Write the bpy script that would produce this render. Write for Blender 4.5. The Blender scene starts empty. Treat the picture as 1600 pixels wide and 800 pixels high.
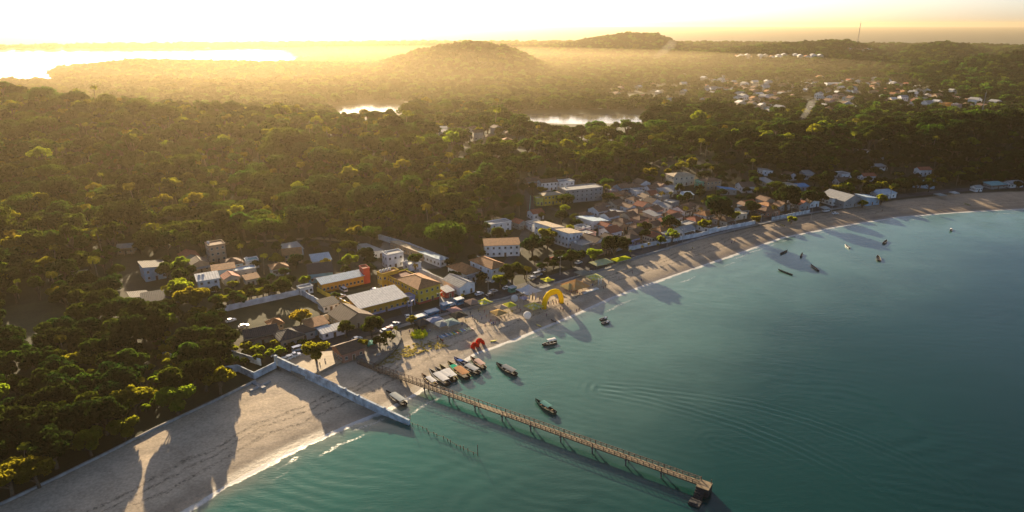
import bpy, bmesh, math, random
import numpy as np
from mathutils import Vector, Matrix

random.seed(7)
rng = np.random.default_rng(7)
scene = bpy.context.scene
C = scene.collection
R = math.radians

# ------------------------------------------------------------------ camera, sky, sun, exposure
CAM_H, FPX = 120.0, 1067.0
PITCH = math.atan((400 - 37) / FPX)
SP, CP = math.sin(PITCH), math.cos(PITCH)
cam = bpy.data.cameras.new('camera')
cam.sensor_width = 36.0
cam.lens = 36.0 * FPX / 1600.0
cam.clip_start = 1.0
cam.clip_end = 80000.0
cam_o = bpy.data.objects.new('camera', cam)
C.objects.link(cam_o)
cam_o.location = (0, 0, CAM_H)
cam_o.rotation_euler = (math.pi / 2 - PITCH, 0, 0)
scene.camera = cam_o

SUN_AZ = R(-20.0)      # from +Y, negative = to the left
SUN_EL = R(13.5)
world = bpy.data.worlds.new('World')
scene.world = world
world.use_nodes = True
wn = world.node_tree
wn.nodes.clear()
w_out = wn.nodes.new('ShaderNodeOutputWorld')
w_bg = wn.nodes.new('ShaderNodeBackground')
w_sky = wn.nodes.new('ShaderNodeTexSky')
w_sky.sky_type = 'NISHITA'
w_sky.sun_disc = False
w_sky.sun_elevation = SUN_EL
w_sky.sun_rotation = SUN_AZ
w_sky.altitude = 50
w_sky.air_density = 0.5
w_sky.dust_density = 1.6
w_sky.ozone_density = 0.8
w_bg.inputs['Strength'].default_value = 0.065
wn.links.new(w_sky.outputs[0], w_bg.inputs['Color'])
wn.links.new(w_bg.outputs[0], w_out.inputs['Surface'])

sun = bpy.data.lights.new('sun', 'SUN')
sun.energy = 5.0
sun.angle = R(0.6)
sun.color = (1.0, 0.77, 0.48)
sun_o = bpy.data.objects.new('sun', sun)
C.objects.link(sun_o)
sdir = Vector((math.sin(SUN_AZ) * math.cos(SUN_EL), math.cos(SUN_AZ) * math.cos(SUN_EL), math.sin(SUN_EL)))
sun_o.rotation_euler = sdir.to_track_quat('Z', 'Y').to_euler()
sun_o.location = sdir * 500 + Vector((0, 300, 0))

HAZE_DENSITY = 5.5e-5
HAZE_G = 0.7
vs = scene.view_settings
vs.view_transform = 'Standard'
vs.look = 'None'
vs.exposure = 1.6
vs.gamma = 1.0
vs.use_curve_mapping = False
cy = scene.cycles
cy.use_denoising = True
cy.max_bounces = 6
cy.diffuse_bounces = 2
cy.glossy_bounces = 2
cy.transmission_bounces = 4
cy.transparent_max_bounces = 8
cy.volume_bounces = 0
cy.caustics_reflective = False
cy.caustics_refractive = False
cy.sample_clamp_indirect = 4.0
cy.use_adaptive_sampling = False

# ------------------------------------------------------------------ terrain height
def P0(px, py, z=0.0):
    a = (px - 800) / FPX; b = -(py - 400) / FPX
    d = (a, CP + b * SP, -SP + b * CP)
    t = (z - CAM_H) / d[2]
    return d[0] * t, d[1] * t

def drop(py):          # metres of drop per metre of forward distance, for an image row
    b = -(py - 400) / FPX
    return (SP - b * CP) / (CP + b * SP)

def pxc(x, y, z=25.0):
    return 800 + FPX * x / np.maximum(y * CP + (CAM_H - z) * SP, 1.0)

def pyc(x, y, z):
    dep = np.maximum(y * CP + (CAM_H - z) * SP, 1.0)
    return 400 - FPX * (y * SP - (CAM_H - z) * CP) / dep

SHORE_PX = [(280, 800), (370, 748), (450, 705), (540, 664), (600, 640), (650, 613), (690, 582), (740, 552), (790, 534),
            (850, 510), (905, 487), (950, 466), (1000, 447), (1080, 420), (1150, 396), (1220, 371), (1300, 355), (1400, 339),
            (1500, 331), (1600, 326)]
SHORE = np.array([(-330.0, -190.0)] + [P0(*p) for p in SHORE_PX] + [(700.0, 535.0), (3000.0, 1000.0)])
INNER_PX = [(0, 790), (90, 747), (170, 708), (240, 672), (330, 630), (430, 580), (470, 590), (520, 575), (560, 562), (600, 548),
            (655, 524), (672, 505), (700, 492), (730, 475), (790, 463), (850, 447), (900, 430), (960, 410), (1000, 396),
            (1050, 384), (1100, 372), (1160, 358), (1250, 338), (1330, 325), (1400, 313), (1500, 303), (1600, 299)]
INNER = np.array([(-390.0, -130.0)] + [P0(p[0], p[1], 2) for p in INNER_PX] + [(700.0, 590.0), (3000.0, 1060.0)])

def sdist(x, y, poly):
    x = np.asarray(x, float); y = np.asarray(y, float)
    best = np.full(x.shape, 1e12); sign = np.ones(x.shape)
    for (x0, y0), (x1, y1) in zip(poly[:-1], poly[1:]):
        dx, dy = x1 - x0, y1 - y0
        L2 = dx * dx + dy * dy
        t = np.clip(((x - x0) * dx + (y - y0) * dy) / L2, 0, 1)
        ex, ey = x - (x0 + t * dx), y - (y0 + t * dy)
        d2 = ex * ex + ey * ey
        m = d2 < best - 1e-9
        cr = dx * (y - y0) - dy * (x - x0)
        best = np.where(m, d2, best)
        sign = np.where(m, np.where(cr >= 0, 1.0, -1.0), sign)
    return np.sqrt(best) * sign

def pdist(x, y, poly):
    return np.abs(sdist(x, y, poly))

def sstep(a, b, v):
    t = np.clip((v - a) / (b - a), 0, 1)
    return t * t * (3 - 2 * t)

def vnoise(x, y, s, seed=0):
    x = np.asarray(x) / s + seed * 17.3; y = np.asarray(y) / s + seed * 9.1
    return (np.sin(x * 1.7 + 1.3 * np.sin(y * 1.1 + seed)) + np.sin(y * 1.9 + 1.7 * np.sin(x * 0.9 + 2 * seed)) +
            0.5 * np.sin(x * 3.1 + y * 2.7) + 0.5 * np.sin(3.7 * y - 2.3 * x + seed)) / 3.0

# px, canopy row, forward distance of each ridge; then front width, back width, allowance for trees
RANGES = [
    ([(-300, 132, 820), (0, 140, 760), (100, 145, 740), (220, 160, 720), (320, 171, 710), (450, 175, 700), (600, 182, 680),
      (700, 205, 640), (770, 196, 650), (850, 206, 640), (1000, 218, 620), (1100, 208, 610), (1200, 208, 600),
      (1300, 207, 600), (1400, 196, 600), (1500, 188, 600), (1600, 180, 600), (1900, 165, 600)], 330, 150, 10.0),
    ([(-100, 150, 1560), (10, 127, 1600), (60, 115, 1700), (130, 103, 1760), (200, 96, 1800), (240, 94, 1820), (300, 96, 1850), (450, 98, 1850),
      (580, 102, 1850), (610, 93, 1850), (650, 80, 1850), (690, 71, 1850), (740, 65, 1850), (790, 73, 1850), (840, 95, 1850), (880, 118, 1850), (930, 142, 1800),
      (970, 165, 1750)], 430, 230, 9.0),
    ([(440, 104, 3900), (480, 94, 3900), (530, 82, 3900), (570, 74, 3900), (610, 71, 3900), (660, 74, 3900), (720, 82, 3900), (820, 86, 3900),
      (900, 88, 3900)], 700, 500, 8.0),
    ([(740, 110, 3200), (790, 92, 3200), (840, 79, 3200), (880, 70, 3200), (920, 62, 3200), (980, 53, 3200), (1030, 57, 3200), (1060, 70, 3200), (1100, 88, 3200)], 800, 450, 8.0),
    ([(1000, 106, 2650), (1050, 96, 2650), (1100, 84, 2650), (1150, 78, 2650), (1200, 72, 2650), (1260, 67, 2650), (1320, 65, 2650), (1360, 76, 2650), (1400, 89, 2650), (1430, 74, 2650), (1470, 67, 2650), (1510, 73, 2650), (1545, 90, 2650), (1580, 80, 2650), (1630, 73, 2650), (1900, 74, 2650)], 850, 420, 8.0),
    ([(1280, 140, 1750), (1380, 118, 1750), (1450, 104, 1750), (1520, 92, 1750), (1600, 84, 1750), (1700, 80, 1750), (1950, 78, 1750)], 350, 260, 8.0),
    ([(-300, 66, 4600), (0, 68, 4600), (150, 72, 4600), (320, 84, 4600), (420, 90, 4600)], 500, 500, 0.0),
    ([(600, 70, 5200), (800, 66, 5200), (1000, 70, 5200), (1100, 72, 5200), (1250, 69, 5200), (1400, 66, 5200), (1500, 70, 5200), (1600, 66, 5200), (1900, 68, 5200)], 700, 700, 0.0),
    ([(-400, 60, 7600), (0, 58, 7600), (200, 62, 7600), (450, 66, 7600), (600, 62, 7600), (750, 58, 7600), (900, 60, 7600), (1050, 57, 7600), (1150, 60, 7600), (1300, 55, 7600), (1420, 60, 7600), (1600, 56, 7600), (1900, 58, 7600)], 1400, 1400, 0.0),
    ([(-400, 44, 21000), (0, 43, 21000), (200, 46, 21000), (400, 47, 21000), (600, 45, 21000), (750, 42, 21000), (1000, 43, 21000),
      (1200, 45, 21000), (1400, 43, 21000), (1600, 46, 21000), (2000, 44, 21000)], 5000, 5000, 0.0),
]

def hgt(x, y, with_sd=False):
    x = np.atleast_1d(np.asarray(x, float)); y = np.atleast_1d(np.asarray(y, float))
    sd = sdist(x, y, SHORE)
    z = np.where(sd < 0, np.maximum(sd * 0.06, -3.0), 2.7 * (1 - np.exp(-np.maximum(sd, 0) / 22.0)))
    z = z + sstep(120, 420, sd) * 3.0
    far = sstep(720, 900, y)
    q = pxc(x, y)
    z = z * (1 - far) + far * 2.0
    lag = sstep(490, 450, q + 0.02 * (y - 2300) + 45 * vnoise(x, y, 130, 9)) * sstep(1440, 1500, y) * sstep(3500, 3350, y)
    z = z - lag * 6.0
    for pts, wf, wb, ta in RANGES:
        px_ = [p[0] for p in pts]
        Y = np.interp(q, px_, [p[2] for p in pts])
        zr = np.interp(q, px_, [CAM_H - p[2] * drop(p[1]) - ta for p in pts])
        edge = sstep(px_[0] - 60, px_[0] + 10, q) * sstep(px_[-1] + 60, px_[-1] - 10, q)
        wfx = np.interp(q, [1150, 1450], [wf, 175]) if wf == 330 else wf
        t = np.where(y < Y, (Y - y) / wfx, (y - Y) / wb)
        bell = (1 - sstep(0, 1, t)) * edge * sstep(45, 170, sd)
        up = np.maximum(zr - z, 0) * bell
        z = z + up + bell * np.minimum(np.maximum(zr, 0), 20) / 20 * vnoise(x, y, 0.022 * Y + 8, 3) * 1.6 * np.minimum(t * 3, 1)
    for (cx, cy_, rx, ry) in ((-214, 1033, 58, 62), (92, 925, 92, 50)):
        e = ((x - cx) / rx) ** 2 + ((y - cy_) / ry) ** 2 + 0.25 * vnoise(x, y, 40, 5)
        k = sstep(1.9, 0.9, e)
        z = z * (1 - k) + k * (-1.5)
    return (z, sd) if with_sd else z

# a table of the near heights, so that the many look-ups below stay quick
GX0, GY0, GST, GNX, GNY = -460.0, 90.0, 2.0, 481, 306
_gx, _gy = np.meshgrid(GX0 + GST * np.arange(GNX), GY0 + GST * np.arange(GNY))
_gz = hgt(_gx.ravel(), _gy.ravel()).reshape(_gx.shape)
_gl = _gz.tolist()
def H1(x, y):
    fx, fy = (x - GX0) / GST, (y - GY0) / GST
    i, j = int(fx), int(fy)
    if fx < 0 or fy < 0 or i >= GNX - 1 or j >= GNY - 1: return float(hgt(x, y)[0])
    u, v = fx - i, fy - j
    r0, r1 = _gl[j], _gl[j + 1]
    return (r0[i] * (1 - u) + r0[i + 1] * u) * (1 - v) + (r1[i] * (1 - u) + r1[i + 1] * u) * v

_T = np.concatenate([np.linspace(90, 900, 110), np.geomspace(910, 12500, 110)])
def G(px, py):
    """point of the ground seen at a place of the map of the site"""
    a = (px - 800) / FPX; b = -(py - 400) / FPX
    dx, dy, dz = a, CP + b * SP, -SP + b * CP
    if py > 262:                                  # near ground: march through the table
        t0 = 100.0; t = t0
        while t < 900:
            if CAM_H + dz * t < max(H1(dx * t, dy * t), 0.0): break
            t0 = t; t += 12.0
        for _ in range(14):
            m = (t0 + t) / 2
            if CAM_H + dz * m < max(H1(dx * m, dy * m), 0.0): t = m
            else: t0 = m
        x, y = dx * t, dy * t
        return Vector((x, y, max(H1(x, y), 0.0)))
    T = _T
    for n in (24, 12, 12):
        Z = CAM_H + dz * T
        hh = np.maximum(hgt(dx * T, dy * T), 0.0)
        i = max(int(np.argmax(Z < hh)), 1)
        T = np.linspace(T[i - 1], T[i], n)
    t = T[-1]
    x, y = dx * t, dy * t
    return Vector((x, y, max(H1(x, y), 0.0)))

# ------------------------------------------------------------------ materials
MATS = {}
def nodes_of(name):
    m = bpy.data.materials.new(name)
    m.use_nodes = True
    nt = m.node_tree
    return m, nt, nt.nodes, nt.links, nt.nodes['Principled BSDF']

def grainy(name, col, var=0.25, scale=0.6, rough=0.8, bump=0.0, bscale=8.0, metal=0.0, dirt=None, spec=0.3):
    """a colour with blotchy wear, in object space"""
    if name in MATS: return MATS[name]
    m, nt, N, L, b = nodes_of(name)
    tc = N.new('ShaderNodeTexCoord')
    no = N.new('ShaderNodeTexNoise'); no.inputs['Scale'].default_value = scale; no.inputs['Detail'].default_value = 6
    L.new(tc.outputs['Object'], no.inputs['Vector'])
    mx = N.new('ShaderNodeMix'); mx.data_type = 'RGBA'
    d = dirt or tuple(c * (1 - var) for c in col)
    mx.inputs['A'].default_value = (*d, 1)
    mx.inputs['B'].default_value = (*[min(c * (1 + var * 0.5), 1) for c in col], 1)
    rp = N.new('ShaderNodeMapRange'); rp.inputs['From Min'].default_value = 0.3; rp.inputs['From Max'].default_value = 0.62
    L.new(no.outputs['Fac'], rp.inputs['Value'])
    L.new(rp.outputs[0], mx.inputs['Factor'])
    L.new(mx.outputs['Result'], b.inputs['Base Color'])
    b.inputs['Roughness'].default_value = rough
    b.inputs['Metallic'].default_value = metal
    b.inputs['Specular IOR Level'].default_value = spec
    if bump:
        n2 = N.new('ShaderNodeTexNoise'); n2.inputs['Scale'].default_value = bscale
        L.new(tc.outputs['Object'], n2.inputs['Vector'])
        bp = N.new('ShaderNodeBump'); bp.inputs['Strength'].default_value = bump; bp.inputs['Distance'].default_value = 0.1
        L.new(n2.outputs['Fac'], bp.inputs['Height']); L.new(bp.outputs[0], b.inputs['Normal'])
    MATS[name] = m
    return m

def roofing(name, col, period=0.45, rough=0.85, axis='X', var=0.35, bump=0.6):
    """clay tile or corrugated sheet: ribs down the slope plus weathering"""
    if name in MATS: return MATS[name]
    m, nt, N, L, b = nodes_of(name)
    tc = N.new('ShaderNodeTexCoord')
    no = N.new('ShaderNodeTexNoise'); no.inputs['Scale'].default_value = 0.8; no.inputs['Detail'].default_value = 8; no.inputs['Roughness'].default_value = 0.7
    L.new(tc.outputs['Object'], no.inputs['Vector'])
    n3 = N.new('ShaderNodeTexNoise'); n3.inputs['Scale'].default_value = 3.5; n3.inputs['Detail'].default_value = 3
    L.new(tc.outputs['Object'], n3.inputs['Vector'])
    ad = N.new('ShaderNodeMath'); ad.operation = 'MULTIPLY_ADD'; ad.inputs[1].default_value = 0.6; 
    L.new(n3.outputs['Fac'], ad.inputs[0]); L.new(no.outputs['Fac'], ad.inputs[2])
    rp = N.new('ShaderNodeMapRange'); rp.inputs['From Min'].default_value = 0.6; rp.inputs['From Max'].default_value = 1.0
    L.new(ad.outputs[0], rp.inputs['Value'])
    mx = N.new('ShaderNodeMix'); mx.data_type = 'RGBA'
    mx.inputs['A'].default_value = (*[c * (1 - var) for c in col], 1)
    mx.inputs['B'].default_value = (*[min(c * (1 + var), 1) for c in col], 1)
    L.new(rp.outputs[0], mx.inputs['Factor'])
    wv = N.new('ShaderNodeTexWave'); wv.wave_type = 'BANDS'; wv.bands_direction = axis
    wv.inputs['Scale'].default_value = 1.0 / period * 0.314; wv.inputs['Distortion'].default_value = 0.4
    L.new(tc.outputs['Object'], wv.inputs['Vector'])
    wv2 = N.new('ShaderNodeTexWave'); wv2.wave_type = 'BANDS'; wv2.bands_direction = 'Y' if axis == 'X' else 'X'
    wv2.inputs['Scale'].default_value = 0.55; wv2.inputs['Distortion'].default_value = 1.0
    L.new(tc.outputs['Object'], wv2.inputs['Vector'])
    a2 = N.new('ShaderNodeMath'); a2.operation = 'MULTIPLY_ADD'; a2.inputs[1].default_value = 0.35
    L.new(wv2.outputs['Fac'], a2.inputs[0]); L.new(wv.outputs['Fac'], a2.inputs[2])
    bp = N.new('ShaderNodeBump'); bp.inputs['Strength'].default_value = bump; bp.inputs['Distance'].default_value = 0.12
    L.new(a2.outputs[0], bp.inputs['Height']); L.new(bp.outputs[0], b.inputs['Normal'])
    L.new(mx.outputs['Result'], b.inputs['Base Color'])
    b.inputs['Roughness'].default_value = rough
    b.inputs['Specular IOR Level'].default_value = 0.25
    MATS[name] = m
    return m

def leafmat(name, col, trans, tmix=0.5, vary=0.35):
    if name in MATS: return MATS[name]
    m, nt, N, L, b = nodes_of(name)
    N.remove(b)
    out = N['Material Output']
    oi = N.new('ShaderNodeObjectInfo')
    at = N.new('ShaderNodeAttribute'); at.attribute_name = 'leafv'
    ge = N.new('ShaderNodeNewGeometry')
    no = N.new('ShaderNodeTexNoise'); no.inputs['Scale'].default_value = 0.02; no.inputs['Detail'].default_value = 2
    L.new(ge.outputs['Position'], no.inputs['Vector'])
    def math_(op, a, bb):
        n = N.new('ShaderNodeMath'); n.operation = op
        for i, v in ((0, a), (1, bb)):
            if hasattr(v, 'is_linked') or hasattr(v, 'links'): L.new(v, n.inputs[i])
            else: n.inputs[i].default_value = v
        return n.outputs[0]
    v = math_('ADD', math_('MULTIPLY', oi.outputs['Random'], 0.9), math_('MULTIPLY', at.outputs['Fac'], 0.6))
    v = math_('ADD', v, math_('MULTIPLY', no.outputs['Fac'], 0.5))          # 0 .. 2
    v = math_('ADD', math_('MULTIPLY', v, vary), 1 - vary)
    hs = N.new('ShaderNodeHueSaturation')
    hs.inputs['Color'].default_value = (*col, 1)
    L.new(math_('ADD', math_('MULTIPLY', oi.outputs['Random'], 0.08), 0.462), hs.inputs['Hue'])
    L.new(v, hs.inputs['Value'])
    hs2 = N.new('ShaderNodeHueSaturation')
    hs2.inputs['Color'].default_value = (*trans, 1)
    L.new(math_('ADD', math_('MULTIPLY', oi.outputs['Random'], 0.08), 0.462), hs2.inputs['Hue'])
    L.new(v, hs2.inputs['Value'])
    df = N.new('ShaderNodeBsdfDiffuse'); tr = N.new('ShaderNodeBsdfTranslucent'); mx = N.new('ShaderNodeMixShader')
    L.new(hs.outputs[0], df.inputs['Color']); L.new(hs2.outputs[0], tr.inputs['Color'])
    mx.inputs[0].default_value = tmix
    L.new(df.outputs[0], mx.inputs[1]); L.new(tr.outputs[0], mx.inputs[2])
    L.new(mx.outputs[0], out.inputs['Surface'])
    MATS[name] = m
    return m

def fabric(name, col, trans=0.35):
    if name in MATS: return MATS[name]
    m, nt, N, L, b = nodes_of(name)
    N.remove(b)
    out = N['Material Output']
    tc = N.new('ShaderNodeTexCoord')
    no = N.new('ShaderNodeTexNoise'); no.inputs['Scale'].default_value = 1.5; no.inputs['Detail'].default_value = 4
    L.new(tc.outputs['Object'], no.inputs['Vector'])
    mx0 = N.new('ShaderNodeMix'); mx0.data_type = 'RGBA'
    mx0.inputs['A'].default_value = (*[c * 0.8 for c in col], 1); mx0.inputs['B'].default_value = (*col, 1)
    L.new(no.outputs['Fac'], mx0.inputs['Factor'])
    df = N.new('ShaderNodeBsdfDiffuse'); tr = N.new('ShaderNodeBsdfTranslucent'); mx = N.new('ShaderNodeMixShader')
    L.new(mx0.outputs['Result'], df.inputs['Color']); L.new(mx0.outputs['Result'], tr.inputs['Color'])
    mx.inputs[0].default_value = trans
    L.new(df.outputs[0], mx.inputs[1]); L.new(tr.outputs[0], mx.inputs[2])
    L.new(mx.outputs[0], out.inputs['Surface'])
    MATS[name] = m
    return m

def glossy(name, col, rough=0.25, metal=0.0, coat=0.0):
    if name in MATS: return MATS[name]
    m, nt, N, L, b = nodes_of(name)
    tc = N.new('ShaderNodeTexCoord')
    no = N.new('ShaderNodeTexNoise'); no.inputs['Scale'].default_value = 2.0; no.inputs['Detail'].default_value = 4
    L.new(tc.outputs['Object'], no.inputs['Vector'])
    mp = N.new('ShaderNodeMapRange'); mp.inputs['To Min'].default_value = rough * 0.7; mp.inputs['To Max'].default_value = min(rough * 1.5, 1)
    L.new(no.outputs['Fac'], mp.inputs['Value']); L.new(mp.outputs[0], b.inputs['Roughness'])
    b.inputs['Base Color'].default_value = (*col, 1)
    b.inputs['Metallic'].default_value = metal
    b.inputs['Coat Weight'].default_value = coat
    MATS[name] = m
    return m

def paint(col, tag=None):
    return grainy('paint_%02d_%02d_%02d' % tuple(int(c * 99) for c in col), col, var=0.22, scale=0.35, rough=0.85, bump=0.1, bscale=3)

M_pane = glossy('window_glass', (0.02, 0.025, 0.03), 0.12)
M_frame = grainy('window_frame_paint', (0.45, 0.42, 0.38))
M_door = grainy('door_wood', (0.12, 0.07, 0.04))
M_conc = grainy('weathered_concrete', (0.34, 0.33, 0.31), 0.35, 0.5, 0.9, 0.2, 4)
M_darkconc = grainy('old_dark_concrete', (0.2, 0.19, 0.18), 0.4, 0.6, 0.9, 0.3, 4)
M_whitewall = grainy('whitewashed_wall', (0.62, 0.64, 0.66), 0.3, 0.35, 0.9, 0.15, 3)
M_steel = grainy('galvanised_steel', (0.3, 0.31, 0.32), 0.3, 1.0, 0.5, metal=0.6)
M_rust = grainy('rusty_steel', (0.16, 0.1, 0.07), 0.5, 1.5, 0.8)
M_bark = grainy('tree_bark', (0.1, 0.075, 0.05), 0.4, 2.0, 0.95, 0.5, 6)
M_palmbark = grainy('palm_bark', (0.2, 0.16, 0.12), 0.4, 3.0, 0.95, 0.5, 6)
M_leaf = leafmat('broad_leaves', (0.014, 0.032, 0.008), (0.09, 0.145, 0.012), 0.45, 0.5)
M_leaf_y = leafmat('sunny_leaves', (0.042, 0.064, 0.01), (0.38, 0.4, 0.022), 0.55, 0.35)  # brighter, yellower copy of the leaves; sunlight on the crown is in the colour
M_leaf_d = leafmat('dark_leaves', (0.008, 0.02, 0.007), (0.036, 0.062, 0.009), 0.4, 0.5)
M_leaf_far = leafmat('backlit_hill_leaves', (0.009, 0.019, 0.007), (0.033, 0.048, 0.008), 0.4)  # darker than the near leaves: backlit shade of the hills put into the colour
M_palm = leafmat('palm_fronds', (0.035, 0.05, 0.012), (0.3, 0.28, 0.022), 0.5)
M_leaf_dry = leafmat('rust_leaves', (0.14, 0.08, 0.02), (0.42, 0.22, 0.02), 0.5)

# ------------------------------------------------------------------ mesh helpers
class MB:
    def __init__(s): s.v = []; s.f = []; s.m = []
    def quad(s, pts, mat=0):
        n = len(s.v); s.v += [tuple(p) for p in pts]; s.f.append(tuple(range(n, n + len(pts)))); s.m.append(mat); return s
    def box(s, c, d, mat=0, rz=0.0, top=1.0, M=None):
        n = len(s.v); cr, sr = math.cos(rz), math.sin(rz)
        for z in (-1, 1):
            k = top if z > 0 else 1.0
            for x, y in ((-1, -1), (1, -1), (1, 1), (-1, 1)):
                p = (x * d[0] / 2 * k, y * d[1] / 2 * k)
                q = Vector((c[0] + p[0] * cr - p[1] * sr, c[1] + p[0] * sr + p[1] * cr, c[2] + z * d[2] / 2))
                s.v.append(tuple(M @ q) if M else tuple(q))
        for f in ((3, 2, 1, 0), (4, 5, 6, 7), (0, 1, 5, 4), (1, 2, 6, 5), (2, 3, 7, 6), (3, 0, 4, 7)):
            s.f.append(tuple(n + i for i in f)); s.m.append(mat)
        return s
    def tube(s, pts, rad, seg=6, mat=0, cap=True):
        pts = [Vector(p) for p in pts]
        rads = rad if isinstance(rad, (list, tuple)) else [rad] * len(pts)
        n0 = len(s.v)
        for i, p in enumerate(pts):
            t = (pts[min(i + 1, len(pts) - 1)] - pts[max(i - 1, 0)]).normalized()
            a = t.orthogonal().normalized() if i == 0 else (a - t * a.dot(t)).normalized()
            b = t.cross(a)
            for k in range(seg):
                th = 2 * math.pi * k / seg
                s.v.append(tuple(p + (a * math.cos(th) + b * math.sin(th)) * rads[i]))
        for i in range(len(pts) - 1):
            for k in range(seg):
                k2 = (k + 1) % seg
                s.f.append((n0 + i * seg + k, n0 + i * seg + k2, n0 + (i + 1) * seg + k2, n0 + (i + 1) * seg + k)); s.m.append(mat)
        if cap:
            s.f.append(tuple(n0 + k for k in reversed(range(seg)))); s.m.append(mat)
            e = n0 + (len(pts) - 1) * seg
            s.f.append(tuple(e + k for k in range(seg))); s.m.append(mat)
        return s
    def cone(s, c, r0, r1, h, seg=10, mat=0):
        return s.tube([c, (c[0], c[1], c[2] + h)], [r0, r1], seg, mat)
    def ball(s, c, r, seg=12, rings=8, mat=0, sq=(1, 1, 1), zmin=-1.0):
        n0 = len(s.v)
        for i in range(rings + 1):
            ph = math.acos(max(zmin, -1)) * (1 - i / rings) if zmin > -1 else math.pi * (1 - i / rings)
            for k in range(seg):
                th = 2 * math.pi * k / seg
                s.v.append((c[0] + r * sq[0] * math.sin(ph) * math.cos(th), c[1] + r * sq[1] * math.sin(ph) * math.sin(th), c[2] + r * sq[2] * math.cos(ph)))
        for i in range(rings):
            for k in range(seg):
                k2 = (k + 1) % seg
                s.f.append((n0 + i * seg + k, n0 + i * seg + k2, n0 + (i + 1) * seg + k2, n0 + (i + 1) * seg + k)); s.m.append(mat)
        return s
    def prism(s, prof, y0, y1, mat=0, axis='y'):
        """profile (x,z) extruded along y"""
        n = len(s.v); k = len(prof)
        for y in (y0, y1):
            for x, z in prof: s.v.append((x, y, z) if axis == 'y' else (y, x, z))
        s.f.append(tuple(n + i for i in range(k))); s.m.append(mat)
        s.f.append(tuple(n + k + i for i in reversed(range(k)))); s.m.append(mat)
        for i in range(k):
            j = (i + 1) % k
            s.f.append((n + i, n + k + i, n + k + j, n + j)); s.m.append(mat)
        return s
    def mesh(s, name, mats, smooth=False, fix=True):
        me = bpy.data.meshes.new(name)
        me.from_pydata(s.v, [], s.f)
        for m in (mats if isinstance(mats, (list, tuple)) else [mats]): me.materials.append(m)
        me.polygons.foreach_set('material_index', s.m)
        if smooth: me.polygons.foreach_set('use_smooth', [True] * len(s.f))
        if fix:
            bm = bmesh.new(); bm.from_mesh(me)
            bmesh.ops.recalc_face_normals(bm, faces=bm.faces)
            bm.to_mesh(me); bm.free()
        me.update()
        return me

def link(o, parent=None, loc=None, rz=None):
    C.objects.link(o)
    if parent is not None: o.parent = parent
    if loc is not None: o.location = loc
    if rz is not None: o.rotation_euler = (0, 0, rz)
    return o

def obj(name, me, parent=None, loc=None, rz=None):
    return link(bpy.data.objects.new(name, me), parent, loc, rz)

def tag(o, label=None, cat=None, group=None, kind=None):
    if label: o['label'] = label
    if cat: o['category'] = cat
    if group: o['group'] = group
    if kind: o['kind'] = kind
    return o

def thing(name, label, cat, loc, rz=0.0, group=None):
    o = bpy.data.objects.new(name, None)
    o.empty_display_size = 0.5
    link(o, None, loc, rz)
    return tag(o, label, cat, group)

def copy_tree(o, loc, rz, label=None, group=None, scale=None):
    r = o.copy(); C.objects.link(r); r.location = loc; r.rotation_euler = (0, 0, rz)
    if scale: r.scale = (scale,) * 3 if not isinstance(scale, tuple) else scale
    if label: r['label'] = label
    if group: r['group'] = group
    for ch in o.children:
        c = ch.copy(); C.objects.link(c); c.parent = r
        for g in ch.children:
            d = g.copy(); C.objects.link(d); d.parent = c
    return r

def attr(me, name, vals, typ='FLOAT', dom='POINT'):
    a = me.attributes.new(name, typ, dom)
    if typ == 'FLOAT': a.data.foreach_set('value', np.asarray(vals, np.float32).ravel())
    elif typ == 'INT': a.data.foreach_set('value', np.asarray(vals, np.int32).ravel())
    elif typ == 'FLOAT_COLOR': a.data.foreach_set('color', np.asarray(vals, np.float32).ravel())

def grid_mesh(name, X, Y, Z, keep=None):
    nr, nc = X.shape
    co = np.stack([X, Y, Z], -1).reshape(-1, 3)
    i = np.arange(nr * nc).reshape(nr, nc)
    f = np.stack([i[:-1, :-1], i[:-1, 1:], i[1:, 1:], i[1:, :-1]], -1).reshape(-1, 4)
    if keep is not None:
        k = keep.reshape(nr, nc)
        kf = (k[:-1, :-1] | k[:-1, 1:] | k[1:, 1:] | k[1:, :-1]).reshape(-1)
        f = f[kf]
        used = np.zeros(nr * nc, bool); used[f.ravel()] = True
        remap = np.cumsum(used) - 1
        f = remap[f]; co = co[used]
    else:
        used = np.ones(nr * nc, bool)
    me = bpy.data.meshes.new(name)
    me.vertices.add(len(co)); me.vertices.foreach_set('co', co.astype(np.float32).ravel())
    me.loops.add(len(f) * 4); me.loops.foreach_set('vertex_index', f.astype(np.int32).ravel())
    me.polygons.add(len(f)); me.polygons.foreach_set('loop_start', np.arange(0, len(f) * 4, 4, dtype=np.int32))
    me.polygons.foreach_set('use_smooth', np.ones(len(f), bool))
    me.update(calc_edges=True)
    me.validate()
    return me, used

# ------------------------------------------------------------------ the ground
def in_poly(x, y, poly):
    x = np.asarray(x); y = np.asarray(y)
    c = np.zeros(x.shape, bool); n = len(poly); j = n - 1
    for i in range(n):
        xi, yi = poly[i]; xj, yj = poly[j]
        if yi != yj:
            c ^= ((yi > y) != (yj > y)) & (x < (xj - xi) * (y - yi) / (yj - yi) + xi)
        j = i
    return c

def W(pts, z=3.0):
    return np.array([P0(p[0], p[1], z) for p in pts])

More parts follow.
